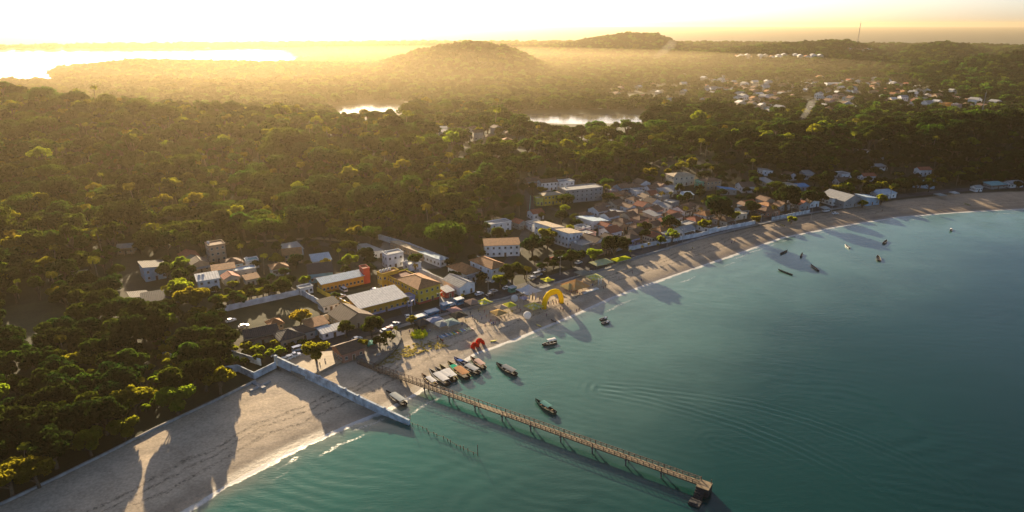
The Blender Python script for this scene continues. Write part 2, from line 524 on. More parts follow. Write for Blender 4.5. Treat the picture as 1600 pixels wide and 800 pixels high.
VILLAGE = W([(430, 575), (395, 560), (330, 540), (340, 470), (185, 480), (190, 405), (300, 385), (420, 375), (560, 365), (600, 366), (720, 410),
             (745, 345), (820, 300), (860, 275), (960, 285), (1050, 262), (1150, 280), (1250, 283), (1420, 268), (1620, 280),
             (1600, 300), (1400, 314), (1250, 339), (1100, 373), (960, 411), (850, 448), (730, 476), (672, 506), (655, 525), (560, 563)])
LOT = W([(345, 487), (470, 458), (500, 480), (490, 500), (470, 530), (420, 545), (350, 520)])
COURT = W([(505, 460), (590, 444), (600, 456), (640, 468), (560, 478), (530, 472)])
FIELD = W([(0, 480), (80, 470), (120, 500), (80, 530), (0, 540)])
DIRT = W([(480, 590), (560, 562), (660, 524), (640, 510), (540, 530), (430, 560), (440, 580)])
PATHR = W([(600, 372), (700, 408), (690, 418), (640, 420), (590, 400)])

azs = np.concatenate([np.linspace(-66, -44, 60, endpoint=False), np.linspace(-44, 50, 640, endpoint=False), np.linspace(50, 72, 50)])
rs = np.concatenate([[30, 60, 80], np.geomspace(95, 700, 430, endpoint=False), np.geomspace(700, 30000, 300)])
AZ, RR = np.meshgrid(np.radians(azs), rs)
TX, TY = RR * np.sin(AZ), RR * np.cos(AZ)
TZ, TSD = hgt(TX.ravel(), TY.ravel(), True)
TZ = TZ.reshape(TX.shape); TSD = TSD.reshape(TX.shape)
fine = np.clip(1 - RR / 1500, 0, 1)
TZ = TZ + np.where(TSD > 1, np.minimum(TSD / 30, 1) * 0.12 * vnoise(TX, TY, 5, 1), 0) * fine * (TZ > 0.3)
g_me, used = grid_mesh('ground', TX, TY, TZ, keep=(TSD > -60) | (RR > 900))
fx, fy, fz, fsd = TX.ravel()[used], TY.ravel()[used], TZ.ravel()[used], TSD.ravel()[used]
ibd = sdist(fx, fy, INNER)
sandf = sstep(1.5, -1.5, ibd + 0.8 * vnoise(fx, fy, 6, 2))
vil = in_poly(fx, fy, VILLAGE).astype(float)
col = np.empty((len(fx), 4)); col[:, 3] = 1
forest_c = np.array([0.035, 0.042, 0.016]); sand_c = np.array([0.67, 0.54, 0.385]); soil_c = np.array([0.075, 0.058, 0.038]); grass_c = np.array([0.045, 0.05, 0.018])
n1 = vnoise(fx, fy, 9, 4)[:, None] * 0.5 + 0.5
base = np.where(vil[:, None] > 0, soil_c * n1 + grass_c * (1 - n1), forest_c)
farm = sstep(800, 1000, fy)[:, None] * np.clip(vnoise(fx, fy, 90, 7), 0, 1)[:, None]
base = base * (1 - farm) + np.array([0.075, 0.085, 0.03]) * farm
for poly, cc in ((LOT, (0.06, 0.06, 0.022)), (COURT, (0.12, 0.11, 0.05)), (FIELD, (0.045, 0.055, 0.02)), (DIRT, (0.3, 0.24, 0.17)), (PATHR, (0.2, 0.2, 0.19))):
    k = in_poly(fx, fy, poly)
    base[k] = np.array(cc) * (0.85 + 0.3 * n1[k])
wet = sstep(9, 1, fsd + 1.5 * vnoise(fx, fy, 12, 6))[:, None]
sand = sand_c * (1 - 0.42 * wet) * (1 - np.array([0.3, 0.34, 0.36]) * sstep(20, 170, fx)[:, None])  # browner, wetter sand to the right, with uncast hill shade in the colour
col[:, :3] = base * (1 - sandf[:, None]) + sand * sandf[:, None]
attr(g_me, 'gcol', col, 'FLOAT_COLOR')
attr(g_me, 'sd', fsd)
attr(g_me, 'sandf', sandf)

m, nt, N, L, b = nodes_of('ground_surface')
a1 = N.new('ShaderNodeAttribute'); a1.attribute_name = 'gcol'
a2 = N.new('ShaderNodeAttribute'); a2.attribute_name = 'sd'
a3 = N.new('ShaderNodeAttribute'); a3.attribute_name = 'sandf'
tc = N.new('ShaderNodeTexCoord')
def nnoise(scale, detail=4, rough=0.55, vec=None, dist=0.0):
    n = N.new('ShaderNodeTexNoise'); n.inputs['Scale'].default_value = scale; n.inputs['Detail'].default_value = detail
    n.inputs['Roughness'].default_value = rough; n.inputs['Distortion'].default_value = dist
    L.new(vec or tc.outputs['Object'], n.inputs['Vector']); return n.outputs['Fac']
def mth(op, a, bb=None, c=None, clamp=False):
    n = N.new('ShaderNodeMath'); n.operation = op; n.use_clamp = clamp
    for i, v in enumerate((a, bb, c)):
        if v is None: continue
        if isinstance(v, (int, float)): n.inputs[i].default_value = v
        else: L.new(v, n.inputs[i])
    return n.outputs[0]
def mrange(v, a, bb, c=0.0, d=1.0, smooth=True):
    n = N.new('ShaderNodeMapRange'); n.interpolation_type = 'SMOOTHSTEP' if smooth else 'LINEAR'
    n.inputs['From Min'].default_value = a; n.inputs['From Max'].default_value = bb
    n.inputs['To Min'].default_value = c; n.inputs['To Max'].default_value = d
    L.new(v, n.inputs['Value']); return n.outputs[0]
def mixc(f, a, bb):
    n = N.new('ShaderNodeMix'); n.data_type = 'RGBA'
    for k, v in (('Factor', f), ('A', a), ('B', bb)):
        if isinstance(v, tuple): n.inputs[k].default_value = (*v, 1) if len(v) == 3 else v
        elif isinstance(v, (int, float)): n.inputs[k].default_value = v
        else: L.new(v, n.inputs[k])
    return n.outputs['Result']
hv = N.new('ShaderNodeHueSaturation'); L.new(a1.outputs['Color'], hv.inputs['Color'])
L.new(mth('ADD', mth('MULTIPLY', nnoise(0.12, 8, 0.65), 0.7), mth('MULTIPLY', nnoise(1.3, 4), 0.7)), hv.inputs['Value'])
# drift lines of weed left by the tide, parallel to the water
wob = mth('ADD', a2.outputs['Fac'], mth('MULTIPLY', mth('SUBTRACT', nnoise(0.06, 5, 0.6), 0.5), 9.0))
weed = None
for c0, w0 in ((10.0, 0.5), (14.5, 0.35), (17.5, 0.6)):
    k = mrange(mth('ABSOLUTE', mth('SUBTRACT', wob, c0)), 0.15, w0 + 0.5, 1, 0)
    weed = k if weed is None else mth('MAXIMUM', weed, k)
weed = mth('MULTIPLY', mth('MULTIPLY', weed, mrange(nnoise(0.9, 6, 0.8), 0.42, 0.62)), a3.outputs['Fac'])
spots = mth('MULTIPLY', mrange(nnoise(0.7, 8, 0.85), 0.6, 0.7), mth('MULTIPLY', a3.outputs['Fac'], mrange(a2.outputs['Fac'], 8, 16)))
dk = mth('MULTIPLY', mth('MAXIMUM', weed, mth('MULTIPLY', spots, 0.8)), 0.92)
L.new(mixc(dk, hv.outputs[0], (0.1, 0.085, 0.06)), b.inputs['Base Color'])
L.new(mth('SUBTRACT', 0.95, mth('MULTIPLY', mrange(a2.outputs['Fac'], 5, 0.5), 0.55)), b.inputs['Roughness'])
b.inputs['Specular IOR Level'].default_value = 0.3
bp = N.new('ShaderNodeBump'); bp.inputs['Strength'].default_value = 0.5; bp.inputs['Distance'].default_value = 0.25
L.new(mth('ADD', nnoise(0.5, 6, 0.7), mth('MULTIPLY', nnoise(3.0, 3), 0.3)), bp.inputs['Height']); L.new(bp.outputs[0], b.inputs['Normal'])
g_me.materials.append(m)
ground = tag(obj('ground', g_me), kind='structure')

# ------------------------------------------------------------------ the water (sea and lagoon: one sheet at z = 0)
azs = np.concatenate([np.linspace(-70, -42, 30, endpoint=False), np.linspace(-42, 50, 760, endpoint=False), np.linspace(50, 290, 80)])
rs = np.concatenate([[1, 50, 90], np.geomspace(115, 620, 430, endpoint=False), np.geomspace(620, 29900, 70)])
AZ, RR = np.meshgrid(np.radians(azs), rs)
SX, SY = RR * np.sin(AZ), RR * np.cos(AZ)
SZT, SSD = hgt(SX.ravel(), SY.ravel(), True)
SSD = SSD.reshape(SX.shape); SZT = SZT.reshape(SX.shape)
near = np.clip(1 - RR / 650, 0, 1) * (AZ < R(60)) * (RR > 100)
ph = SSD / 12.0 + 1.5 * vnoise(SX, SY, 33, 2) + 0.5 * vnoise(SX, SY, 11, 3)
amp = 0.05 * np.clip(vnoise(SX, SY, 38, 8) + 0.15 * vnoise(SX, SY, 9, 4), 0, 1)
WZ = amp * np.sin(2 * math.pi * ph)
ph2 = (SX * 0.35 + SY * 0.94) / 4.1 + 0.7 * vnoise(SX, SY, 14, 5)
WZ += 0.022 * np.sin(2 * math.pi * ph2) * np.clip(0.5 + vnoise(SX, SY, 26, 6), 0, 1.2)
for pts, a0 in ((W([(940, 605), (1000, 608), (1100, 620), (1180, 634), (1260, 656), (1340, 684), (1420, 718), (1500, 760), (1570, 810)], 0), 0.085),
                (W([(940, 609), (1010, 622), (1080, 640), (1160, 664), (1240, 696), (1320, 735), (1400, 785), (1440, 815)], 0), 0.095),
                (W([(1120, 690), (1200, 715), (1290, 760), (1350, 800)], 0), 0.06),
                (W([(1480, 345), (1560, 352), (1640, 366)], 0), 0.14)):
    d = pdist(SX, SY, pts)
    fade = np.clip(pdist(SX, SY, pts[-2:]) / 40, 0.25, 1)
    WZ += a0 * np.cos(2 * math.pi * d / 2.9) * np.exp(-(d / 5.5) ** 2) * fade
WZ = WZ * near * np.clip(-SSD / 8, 0.0, 1)
s_me, used = grid_mesh('sea', SX, SY, WZ, keep=(SZT < 1.5) | (RR < 95))
attr(s_me, 'sd', SSD.ravel()[used])
attr(s_me, 'shoal_sheen', (sstep(-45, 60, SX) * sstep(620, 420, SY)).ravel()[used])
m, nt, N, L, b = nodes_of('sea_water')
a2 = N.new('ShaderNodeAttribute'); a2.attribute_name = 'sd'
tc = N.new('ShaderNodeTexCoord')
dep = mth('MULTIPLY', a2.outputs['Fac'], -1.0)
depn = mth('ADD', dep, mth('MULTIPLY', mth('SUBTRACT', nnoise(0.035, 4, 0.6), 0.5), 22.0))
c = mixc(mrange(depn, -3, 11), (0.2, 0.19, 0.14), (0.014, 0.115, 0.09))
c = mixc(mrange(depn, 8, 75), c, (0.003, 0.042, 0.036))
c = mixc(mrange(depn, 80, 210), c, (0.0015, 0.017, 0.017))
a4 = N.new('ShaderNodeAttribute'); a4.attribute_name = 'shoal_sheen'
sheen_fac = mth('MULTIPLY', a4.outputs['Fac'], mrange(mth('ADD', depn, mth('MULTIPLY', mth('SUBTRACT', nnoise(0.012, 4, 0.6), 0.5), 70.0)), 15, 105, 1, 0))
c = mixc(mth('MULTIPLY', sheen_fac, 0.8), c, (0.1, 0.19, 0.165))  # paler shallows; the sky's pale reflection is also put into this colour
patch = mrange(nnoise(0.02, 6, 0.65), 0.4, 0.65)
c = mixc(mth('MULTIPLY', patch, 0.25), c, (0.004, 0.032, 0.028))
# foam where the swell runs out on the sand
ed = mth('ADD', dep, mth('MULTIPLY', mth('SUBTRACT', nnoise(0.11, 5, 0.6), 0.5), 5.0))
f1 = mrange(mth('ABSOLUTE', mth('SUBTRACT', ed, 0.8)), 0.3, 1.7, 1, 0)
f2 = mth('MULTIPLY', mrange(mth('ABSOLUTE', mth('SUBTRACT', ed, 4.6)), 0.2, 1.0, 0.6, 0), mrange(nnoise(0.06, 3), 0.5, 0.62))
f3 = mth('MULTIPLY', mrange(mth('ABSOLUTE', mth('SUBTRACT', ed, 8.5)), 0.1, 0.9, 0.6, 0), mrange(nnoise(0.05, 3, vec=None), 0.5, 0.6))
foam = mth('MAXIMUM', mth('MULTIPLY', f1, mrange(nnoise(0.5, 6, 0.8), 0.25, 0.5)), mth('MULTIPLY', mth('MAXIMUM', f2, f3), mrange(nnoise(1.1, 6, 0.8), 0.4, 0.62)))
fl = mth('MULTIPLY', foam, mrange(a2.outputs['Fac'], 14, 6), clamp=True)
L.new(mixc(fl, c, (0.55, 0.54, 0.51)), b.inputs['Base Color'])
b.inputs['IOR'].default_value = 1.33
L.new(mth('ADD', 0.1, mth('MULTIPLY', fl, 0.7)), b.inputs['Roughness'])
mp = N.new('ShaderNodeMapping'); mp.inputs['Rotation'].default_value = (0, 0, R(-20)); mp.inputs['Scale'].default_value = (0.35, 1.0, 1.0)
L.new(tc.outputs['Object'], mp.inputs['Vector'])
bp = N.new('ShaderNodeBump'); bp.inputs['Strength'].default_value = 0.3; bp.inputs['Distance'].default_value = 0.18
gust = mrange(nnoise(0.018, 4, 0.6), 0.38, 0.64, 0.45, 1.5)
ws = mth('ADD', mth('MULTIPLY', nnoise(0.5, 4, 0.65, mp.outputs[0]), 1.0), mth('MULTIPLY', nnoise(1.9, 4, 0.7, mp.outputs[0]), 0.55))
ws = mth('ADD', mth('MULTIPLY', ws, gust), mth('MULTIPLY', nnoise(0.12, 3, 0.6, mp.outputs[0]), 1.2))
L.new(ws, bp.inputs['Height']); L.new(bp.outputs[0], b.inputs['Normal'])
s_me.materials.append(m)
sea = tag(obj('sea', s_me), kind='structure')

# ------------------------------------------------------------------ roads, pavements
def drape(name, px, width, mat, lift=0.1, kind='structure', world=None, step=3.0, thick=0.0):
    pts = world if world is not None else [G(*p).to_2d() for p in px]
    out = [Vector(pts[0])]
    for a, b_ in zip(pts[:-1], pts[1:]):
        a, b_ = Vector(a), Vector(b_); n = max(1, int((b_ - a).length / step))
        out += [a.lerp(b_, (i + 1) / n) for i in range(n)]
    for _ in range(3):
        out = [out[0]] + [(out[i - 1] + out[i] * 2 + out[i + 1]) / 4 for i in range(1, len(out) - 1)] + [out[-1]]
    mb = MB(); rows = []
    for i, p in enumerate(out):
        t = (out[min(i + 1, len(out) - 1)] - out[max(i - 1, 0)]).normalized(); nrm = Vector((-t.y, t.x))
        row = []
        for k in (-0.5, -0.17, 0.17, 0.5):
            q = p + nrm * width * k
            row.append((q.x, q.y, H1(q.x, q.y) + lift))
        rows.append(row)
    for r0, r1 in zip(rows[:-1], rows[1:]):
        for k in range(3): mb.quad([r0[k], r0[k + 1], r1[k + 1], r1[k]])
        if thick:
            for k in (0, 3):
                a, b_ = r0[k], r1[k]
                mb.quad([a, b_, (b_[0], b_[1], b_[2] - thick), (a[0], a[1], a[2] - thick)])
    me = mb.mesh(name, mat)
    if sum(p.normal.z for p in me.polygons) < 0: me.flip_normals()
    return tag(obj(name, me), kind=kind), out

M_asph = grainy('worn_asphalt', (0.055, 0.056, 0.06), 0.35, 0.25, 0.9, 0.3, 6)
M_pave = grainy('pavement_concrete', (0.26, 0.255, 0.24), 0.3, 0.3, 0.9, 0.2, 4)
M_dirtroad = grainy('dirt_track', (0.27, 0.21, 0.14), 0.35, 0.2, 0.95, 0.3, 3)
ROAD_PX = [(446, 572), (475, 558), (520, 537), (580, 514), (640, 496), (700, 482), (760, 467), (820, 449), (880, 431), (940, 413), (1000, 394),
           (1080, 370), (1150, 353), (1250, 331), (1330, 318), (1400, 307), (1500, 297), (1610, 291)]
drape('road', ROAD_PX, 8.5, M_asph, 0.14)
drape('pavement', [(620, 512), (660, 500), (705, 489), (765, 474), (825, 456), (885, 438), (945, 420), (1005, 400), (1085, 375), (1155, 357), (1250, 336), (1330, 322)],
      2.2, M_pave, 0.26, thick=0.3)
drape('street', [(640, 496), (615, 440), (600, 420), (560, 395), (480, 375)], 5, M_asph, 0.13)
drape('street', [(697, 482), (700, 455), (660, 425), (635, 410), (600, 395)], 6.5, M_conc, 0.12)
drape('street', [(800, 452), (785, 425), (812, 385), (830, 340), (828, 312), (815, 295)], 5, M_asph, 0.13)
drape('street', [(895, 427), (940, 380), (905, 340), (860, 325)], 4, M_asph, 0.12)
drape('dirt_road', [(300, 420), (350, 380), (500, 372), (560, 380)], 4, M_dirtroad, 0.12)
drape('dirt_road', [(1045, 245), (1090, 262), (1110, 284)], 4, M_dirtroad, 0.25)
drape('dirt_road', [(985, 150), (1050, 158), (1110, 172), (1150, 186), (1185, 196)], 14, M_dirtroad, 0.8, step=15)
drape('dirt_road', [(1340, 235), (1362, 234), (1378, 247)], 3, M_conc, 0.3)
drape('dirt_road', [(1440, 228), (1500, 240), (1560, 246)], 3, M_dirtroad, 0.3)

# ------------------------------------------------------------------ buildings (placed before the trees, which keep clear of them)
FOOT = []            # (x, y, radius) kept free of trees
def clear_of(x, y, r=0.0):
    for fx_, fy_, fr in FOOT:
        if (x - fx_) ** 2 + (y - fy_) ** 2 < (fr + r) ** 2: return False
    return True

_wcache = {}
def window_mesh(w, h, style=0):
    k = (round(w, 1), round(h, 1), style)
    if k not in _wcache:
        mb = MB()
        t = 0.09
        for x in (-w / 2 + t / 2, w / 2 - t / 2): mb.box((x, -0.05, h / 2), (t, 0.1, h), 0)
        for z in (t / 2, h - t / 2): mb.box((0, -0.05, z), (w - 2 * t, 0.1, t), 0)
        mb.box((0, -0.03, h / 2), (0.06, 0.05, h - 2 * t), 0)
        mb.box((0, 0.0, h / 2), (w - 2 * t, 0.06, h - 2 * t), 1)
        mb.box((0, -0.09, -0.05), (w + 0.2, 0.22, 0.1), 0)
        _wcache[k] = mb.mesh('window', [M_frame, M_pane])
    return _wcache[k]

_dcache = {}
def door_mesh(w, h):
    k = (round(w, 1), round(h, 1))
    if k not in _dcache:
        mb = MB()
        mb.box((-w / 2 - 0.06, -0.06, h / 2), (0.12, 0.12, h), 0); mb.box((w / 2 + 0.06, -0.06, h / 2), (0.12, 0.12, h), 0)
        mb.box((0, -0.06, h + 0.06), (w + 0.24, 0.12, 0.12), 0)
        mb.box((0, -0.02, h / 2), (w, 0.06, h), 1); mb.box((w * 0.35, -0.08, h * 0.48), (0.06, 0.06, 0.14), 0)
        _dcache[k] = mb.mesh('door', [M_frame, M_door])
    return _dcache[k]

def roof_mesh(kind, w, d, h, mat, pitch=0.42, over=0.55, flipg=False, wallmat=None):
    """roof sitting at z = h over a w x d box centred at the origin"""
    mb = MB(); a, b_ = w / 2 + over, d / 2 + over; t = 0.16
    if kind == 'hip':
        s = min(a, b_); rz = h + s * pitch
        if a >= b_: r0, r1 = (-(a - b_), 0, rz), (a - b_, 0, rz)
        else: r0, r1 = (0, -(b_ - a), rz), (0, b_ - a, rz)
        c = [(-a, -b_, h), (a, -b_, h), (a, b_, h), (-a, b_, h)]
        cl = [(x, y, z - t) for x, y, z in c]
        if a >= b_: fs = [[c[0], c[1], r1, r0], [c[2], c[3], r0, r1], [c[1], c[2], r1], [c[3], c[0], r0]]
        else: fs = [[c[1], c[2], r1, r0], [c[3], c[0], r0, r1], [c[0], c[1], r0], [c[2], c[3], r1]]
        for f in fs: mb.quad(f)
        for i in range(4): mb.quad([cl[i], cl[(i + 1) % 4], c[(i + 1) % 4], c[i]])
        mb.quad(cl[::-1])
        mb.tube([r0, r1], 0.14, 6)
        for cc, rr in ((c[0], r0), (c[3], r0), (c[1], r1), (c[2], r1)) if a >= b_ else ((c[0], r0), (c[1], r0), (c[2], r1), (c[3], r1)):
            mb.tube([cc, rr], 0.11, 5)
    elif kind in ('gable', 'gabley'):
        y = kind == 'gabley'            # ridge along y
        s = a if y else b_; l = b_ if y else a
        prof = [(-s, h), (0, h + s * pitch), (s, h), (s, h + t), (0, h + s * pitch + t), (-s, h + t)]
        mb.prism(prof, -l, l, 0, 'y' if y else 'x')
        mb.tube([(0, -l, h + s * pitch + t), (0, l, h + s * pitch + t)] if y else [(-l, 0, h + s * pitch + t), (l, 0, h + s * pitch + t)], 0.13, 6)
        sw = s - over; hh = sw * pitch + over * pitch       # gable walls
        for e in (-1, 1):
            p = (l - over) * e
            tri = [(-sw, h - 0.01), (sw, h - 0.01), (0, h + s * pitch - 0.02)]
            mb.prism(tri, p - 0.1 * e, p, 1, 'y' if y else 'x')
    elif kind in ('shed', 'shedx'):
        dz = (b_ if kind == 'shed' else a) * 2 * 0.14
        z0, z1 = h + 0.05, h + 0.05 + dz
        if kind == 'shed': q = [(-a, -b_, z0), (a, -b_, z0), (a, b_, z1), (-a, b_, z1)]
        else: q = [(-a, -b_, z1), (a, -b_, z0), (a, b_, z0), (-a, b_, z1)]
        ql = [(x, y_, z - t) for x, y_, z in q]
        mb.quad(q); mb.quad(ql[::-1])
        for i in range(4): mb.quad([ql[i], ql[(i + 1) % 4], q[(i + 1) % 4], q[i]])
        wv = [(-w / 2, -d / 2), (w / 2, -d / 2), (w / 2, d / 2), (-w / 2, d / 2)]
        def zt(x, y_): return (z0 + (y_ + b_) / (2 * b_) * dz if kind == 'shed' else z1 - (x + a) / (2 * a) * dz) - t
        for i in range(4):
            (x0, y0), (x1, y1) = wv[i], wv[(i + 1) % 4]
            mb.quad([(x0, y0, h - 0.01), (x1, y1, h - 0.01), (x1, y1, zt(x1, y1)), (x0, y0, zt(x0, y0))], 1)
    else:                               # flat slab with parapet
        mb.box((0, 0, h + 0.06), (w + 0.3, d + 0.3, 0.18), 0)
        for x in (-1, 1): mb.box((x * (w / 2 + 0.05), 0, h + 0.4), (0.2, d + 0.3, 0.5), 1)
        for y_ in (-1, 1): mb.box((0, y_ * (d / 2 + 0.05), h + 0.4), (w - 0.1, 0.2, 0.5), 1)
    return mb.mesh('roof', [mat, wallmat or mat], fix=True)

T_clay = lambda: roofing('clay_tiles', (0.36, 0.17, 0.07), 0.5)
ROOFS = {
    'clay': ((0.34, 0.16, 0.065), 0.5), 'oldclay': ((0.19, 0.11, 0.07), 0.5), 'brown': ((0.11, 0.075, 0.055), 0.5), 'dark': ((0.06, 0.055, 0.055), 0.7),
    'red': ((0.3, 0.09, 0.05), 0.5), 'fibro': ((0.3, 0.3, 0.29), 0.9), 'white': ((0.62, 0.6, 0.56), 1.1), 'blue': ((0.32, 0.42, 0.5), 0.9), 'bright_blue': ((0.07, 0.24, 0.45), 0.9),
    'tan': ((0.38, 0.3, 0.2), 0.6), 'teal': ((0.16, 0.33, 0.34), 0.9), 'concrete': ((0.28, 0.275, 0.26), 2.0), 'maroon': ((0.13, 0.045, 0.04), 0.5),
}
def roofm(k):
    c_, p_ = ROOFS[k]
    return roofing('roofing_' + k, c_, p_, var=0.4 if k in ('clay', 'oldclay', 'tan') else 0.25)

WALLS = {'white': (0.74, 0.74, 0.73), 'cream': (0.58, 0.5, 0.38), 'yellow': (0.62, 0.42, 0.05), 'orange': (0.58, 0.3, 0.04), 'grey': (0.3, 0.3, 0.29), 'blue': (0.3, 0.42, 0.52),
         'sky': (0.12, 0.33, 0.5), 'pink': (0.5, 0.3, 0.26), 'red': (0.42, 0.06, 0.05), 'tan': (0.4, 0.28, 0.18), 'green': (0.1, 0.35, 0.22), 'brick': (0.3, 0.15, 0.1), 'lilac': (0.35, 0.33, 0.5)}

def house(label, C_, w, d, h, roof, wall, rmat, ang=41.0, storeys=1, win=(3, 4), R_=None, group=None, name='house', cat='house', pitch=0.42,
          tank=0, door=True, over=0.55, stripe=None, world=None, base=None, winh=1.2):
    """C_ = near corner; w runs along ang, d runs to the left of it"""
    p = Vector(world) if world else G(*C_)
    if R_:
        r = G(*R_); ang = math.degrees(math.atan2(r.y - p.y, r.x - p.x))
        if w is None: w = (r - p).to_2d().length
    u = Vector((math.cos(R(ang)), math.sin(R(ang)), 0)); v = Vector((-u.y, u.x, 0))
    ctr = p + u * w / 2 + v * d / 2
    zz = min(H1(*(p + u * a + v * b_).to_2d()) for a in (0, w) for b_ in (0, d))
    zt = base if base is not None else H1(ctr.x, ctr.y)
    root = thing(name, label, cat, (ctr.x, ctr.y, zt), R(ang), group)
    FOOT.append((ctr.x, ctr.y, 0.5 * math.hypot(w, d) * 0.92))
    wm = paint(WALLS[wall]) if isinstance(wall, str) else paint(wall)
    mb = MB(); lo = min(zz - zt, 0) - 0.6
    mb.box((0, 0, (h + lo) / 2), (w, d, h - lo), 0)
    mats = [wm]
    if stripe:
        mats.append(paint(WALLS[stripe]))
        mb.box((0, 0, 0.35), (w + 0.03, d + 0.03, 1.1), 1)
    obj('wall', mb.mesh('wall', mats), root)
    rf = obj('roof', roof_mesh(roof, w, d, h, roofm(rmat), pitch, over, wallmat=wm), root)
    sh = h / storeys
    ww = 1.1
    for s in range(storeys):
        z = s * sh + min(sh * 0.36, 1.1)
        wh = min(winh, sh * 0.5)
        for side in range(4):
            n = win[0] if side in (0, 2) else win[1]
            if side in (2, 3): n = min(n, 2)
            ln = w if side in (0, 2) else d
            for i in range(n):
                tpos = (i + 0.5) / n - 0.5
                if s == 0 and door and side == 0 and i == n // 2:
                    o = obj('door', door_mesh(1.0, 2.1), root); zz_ = 0.02
                else:
                    o = obj('window', window_mesh(min(ww, ln / n * 0.6), wh), root); zz_ = z
                if side == 0: o.location = (tpos * ln, -d / 2, zz_); o.rotation_euler.z = 0
                elif side == 1: o.location = (-w / 2, -tpos * ln, zz_); o.rotation_euler.z = -math.pi / 2
                elif side == 2: o.location = (tpos * ln, d / 2, zz_); o.rotation_euler.z = math.pi
                else: o.location = (w / 2, tpos * ln, zz_); o.rotation_euler.z = math.pi / 2
    rr_ = random.Random(label + str(round(ctr.x, 1)))
    if roof in ('hip', 'gable', 'gabley', 'shed') and w > 5.5 and storeys == 1 and rr_.random() < 0.55 and name == 'house':
        pd = rr_.uniform(1.6, 2.4); pw = w * rr_.uniform(0.5, 0.95); off = (w - pw) / 2 * rr_.choice((-1, 1)); hz_ = min(h - 0.35, 2.7)
        mb = MB()
        q = [(off - pw / 2, -d / 2 + 0.02, hz_ + 0.25), (off + pw / 2, -d / 2 + 0.02, hz_ + 0.25), (off + pw / 2, -d / 2 - pd, hz_ - 0.2), (off - pw / 2, -d / 2 - pd, hz_ - 0.2)]
        ql = [(a[0], a[1], a[2] - 0.1) for a in q]
        mb.quad(q); mb.quad(ql[::-1])
        for i in range(4): mb.quad([ql[i], ql[(i + 1) % 4], q[(i + 1) % 4], q[i]])
        po = obj('porch_roof', mb.mesh('porch_roof', roofm(rr_.choice(('fibro', 'oldclay', 'blue', 'brown', 'fibro')))), root)
        for i in range(3):
            mb = MB(); mb.box((off - pw / 2 + 0.15 + i * (pw - 0.3) / 2, -d / 2 - pd + 0.15, (hz_ - 0.3) / 2 - 0.2), (0.16, 0.16, hz_ - 0.3 + 0.4)); obj('post', mb.mesh('post', wm), po)
    if roof == 'flat' and not tank and w > 6 and rr_.random() < 0.6: tank = 1
    for i in range(tank):
        mb = MB(); mb.cone((0, 0, 0), 0.62, 0.7, 1.0, 10); mb.cone((0, 0, 1.0), 0.7, 0.25, 0.25, 10)
        obj('water_tank', mb.mesh('water_tank', grainy('tank_plastic', (0.68, 0.68, 0.66))), rf, (-w * 0.35 + i * 1.6, d * 0.25, h + 0.17))
    return root

# the yellow school by the road
house('yellow two-storey hall with a large orange clay-tiled hip roof', (655, 476), 11.6, 17.5, 7.2, 'hip', 'yellow', 'clay', 41, 2, (4, 6), pitch=0.36, name='school_hall', cat='building', stripe='red')
house('yellow wing with maroon flat roof between the tiled hall and the corner block', (622, 458), 10, 9, 6.0, 'flat', 'yellow', 'maroon', 41, 2, (3, 4), name='school_wing', cat='building', door=False)
house('tall yellow corner block with white water tanks on its roof', (598, 453), 9, 4.2, 7.4, 'flat', 'yellow', 'clay', 41, 2, (3, 2), name='corner_block', cat='building', tank=4, door=False)
house('long orange-yellow classroom wing with pale blue roof along the courtyard', (504, 458), None, 6, 4.4, 'shed', 'orange', 'blue', R_=(569, 444), win=(11, 2), name='classroom_wing', cat='building')
house('plain red tower block at the end of the classroom wing', (569, 444), 3.2, 5, 7.2, 'flat', 'red', 'red', 33, 1, (0, 0), name='red_tower', cat='building', door=False)
house('long hall with broad flat white roof and painted front along the road', (564, 497), None, 11, 4.6, 'shed', 'orange', 'white', R_=(634, 479), win=(8, 3), name='market_hall', cat='building', stripe='lilac', over=0.9)
house('small white and lilac kiosk house beside the yellow hall', (637, 480), 4, 4.5, 4, 'flat', 'lilac', 'fibro', 41, win=(2, 2))
house('open-fronted white warehouse with a grey gable roof by the road', (719, 463), 8.5, 13, 4.2, 'gabley', 'white', 'fibro', 41, win=(2, 2), name='warehouse', cat='warehouse')
house('pink and red gatehouse between the yellow hall and the white warehouse', (698, 467), 4, 5, 3.2, 'shed', 'red', 'white', 41, win=(1, 1))
house('white bungalow with orange hip roof above the warehouse', (729, 441), 8.5, 15, 4.0, 'hip', 'white', 'clay', 41, 1, (3, 6))
house('white two-storey house with orange hip roof behind beach trees', (769, 442), 9, 17, 7.0, 'hip', 'white', 'clay', 41, 2, (3, 3))
house('wide white two-storey house with thin orange roof facing the road', (758, 402), None, 8, 6.4, 'shed', 'white', 'clay', R_=(812, 400), storeys=2, win=(6, 2))
house('white flat-roofed house in the trees above the wide white house', (767, 367), None, 7, 5.6, 'flat', 'white', 'fibro', R_=(799, 361), storeys=2, win=(3, 2))
house('tiny pinkish white hut alone among the trees', (747, 338), 3, 3, 3, 'flat', 'pink', 'fibro', 5, win=(1, 1))
house('upper half of the long white stepped house with tan roof', (863, 379), 9, 15, 7.4, 'shedx', 'white', 'tan', 41, 2, (3, 4))
house('lower half of the long white stepped house with terraced tan roof', (888, 388), 11, 11, 7.0, 'shedx', 'white', 'tan', 41, 2, (4, 4))
house('grey and white unfinished house at the foot of the stepped white house', (908, 398), 9, 8, 4.6, 'flat', 'grey', 'concrete', 41, 1, (3, 2), tank=1)
house('brown-roofed gable house right of the stepped white house', (930, 391), 8.5, 12, 4.0, 'gabley', 'white', 'brown', 41)
house('low house under a wide pale blue metal roof', (926, 359), 11, 14, 3.6, 'shedx', 'white', 'blue', 41)
house('second pale blue metal roof stepped below the first', (940, 356), 8, 8, 3.0, 'shedx', 'grey', 'blue', 41)
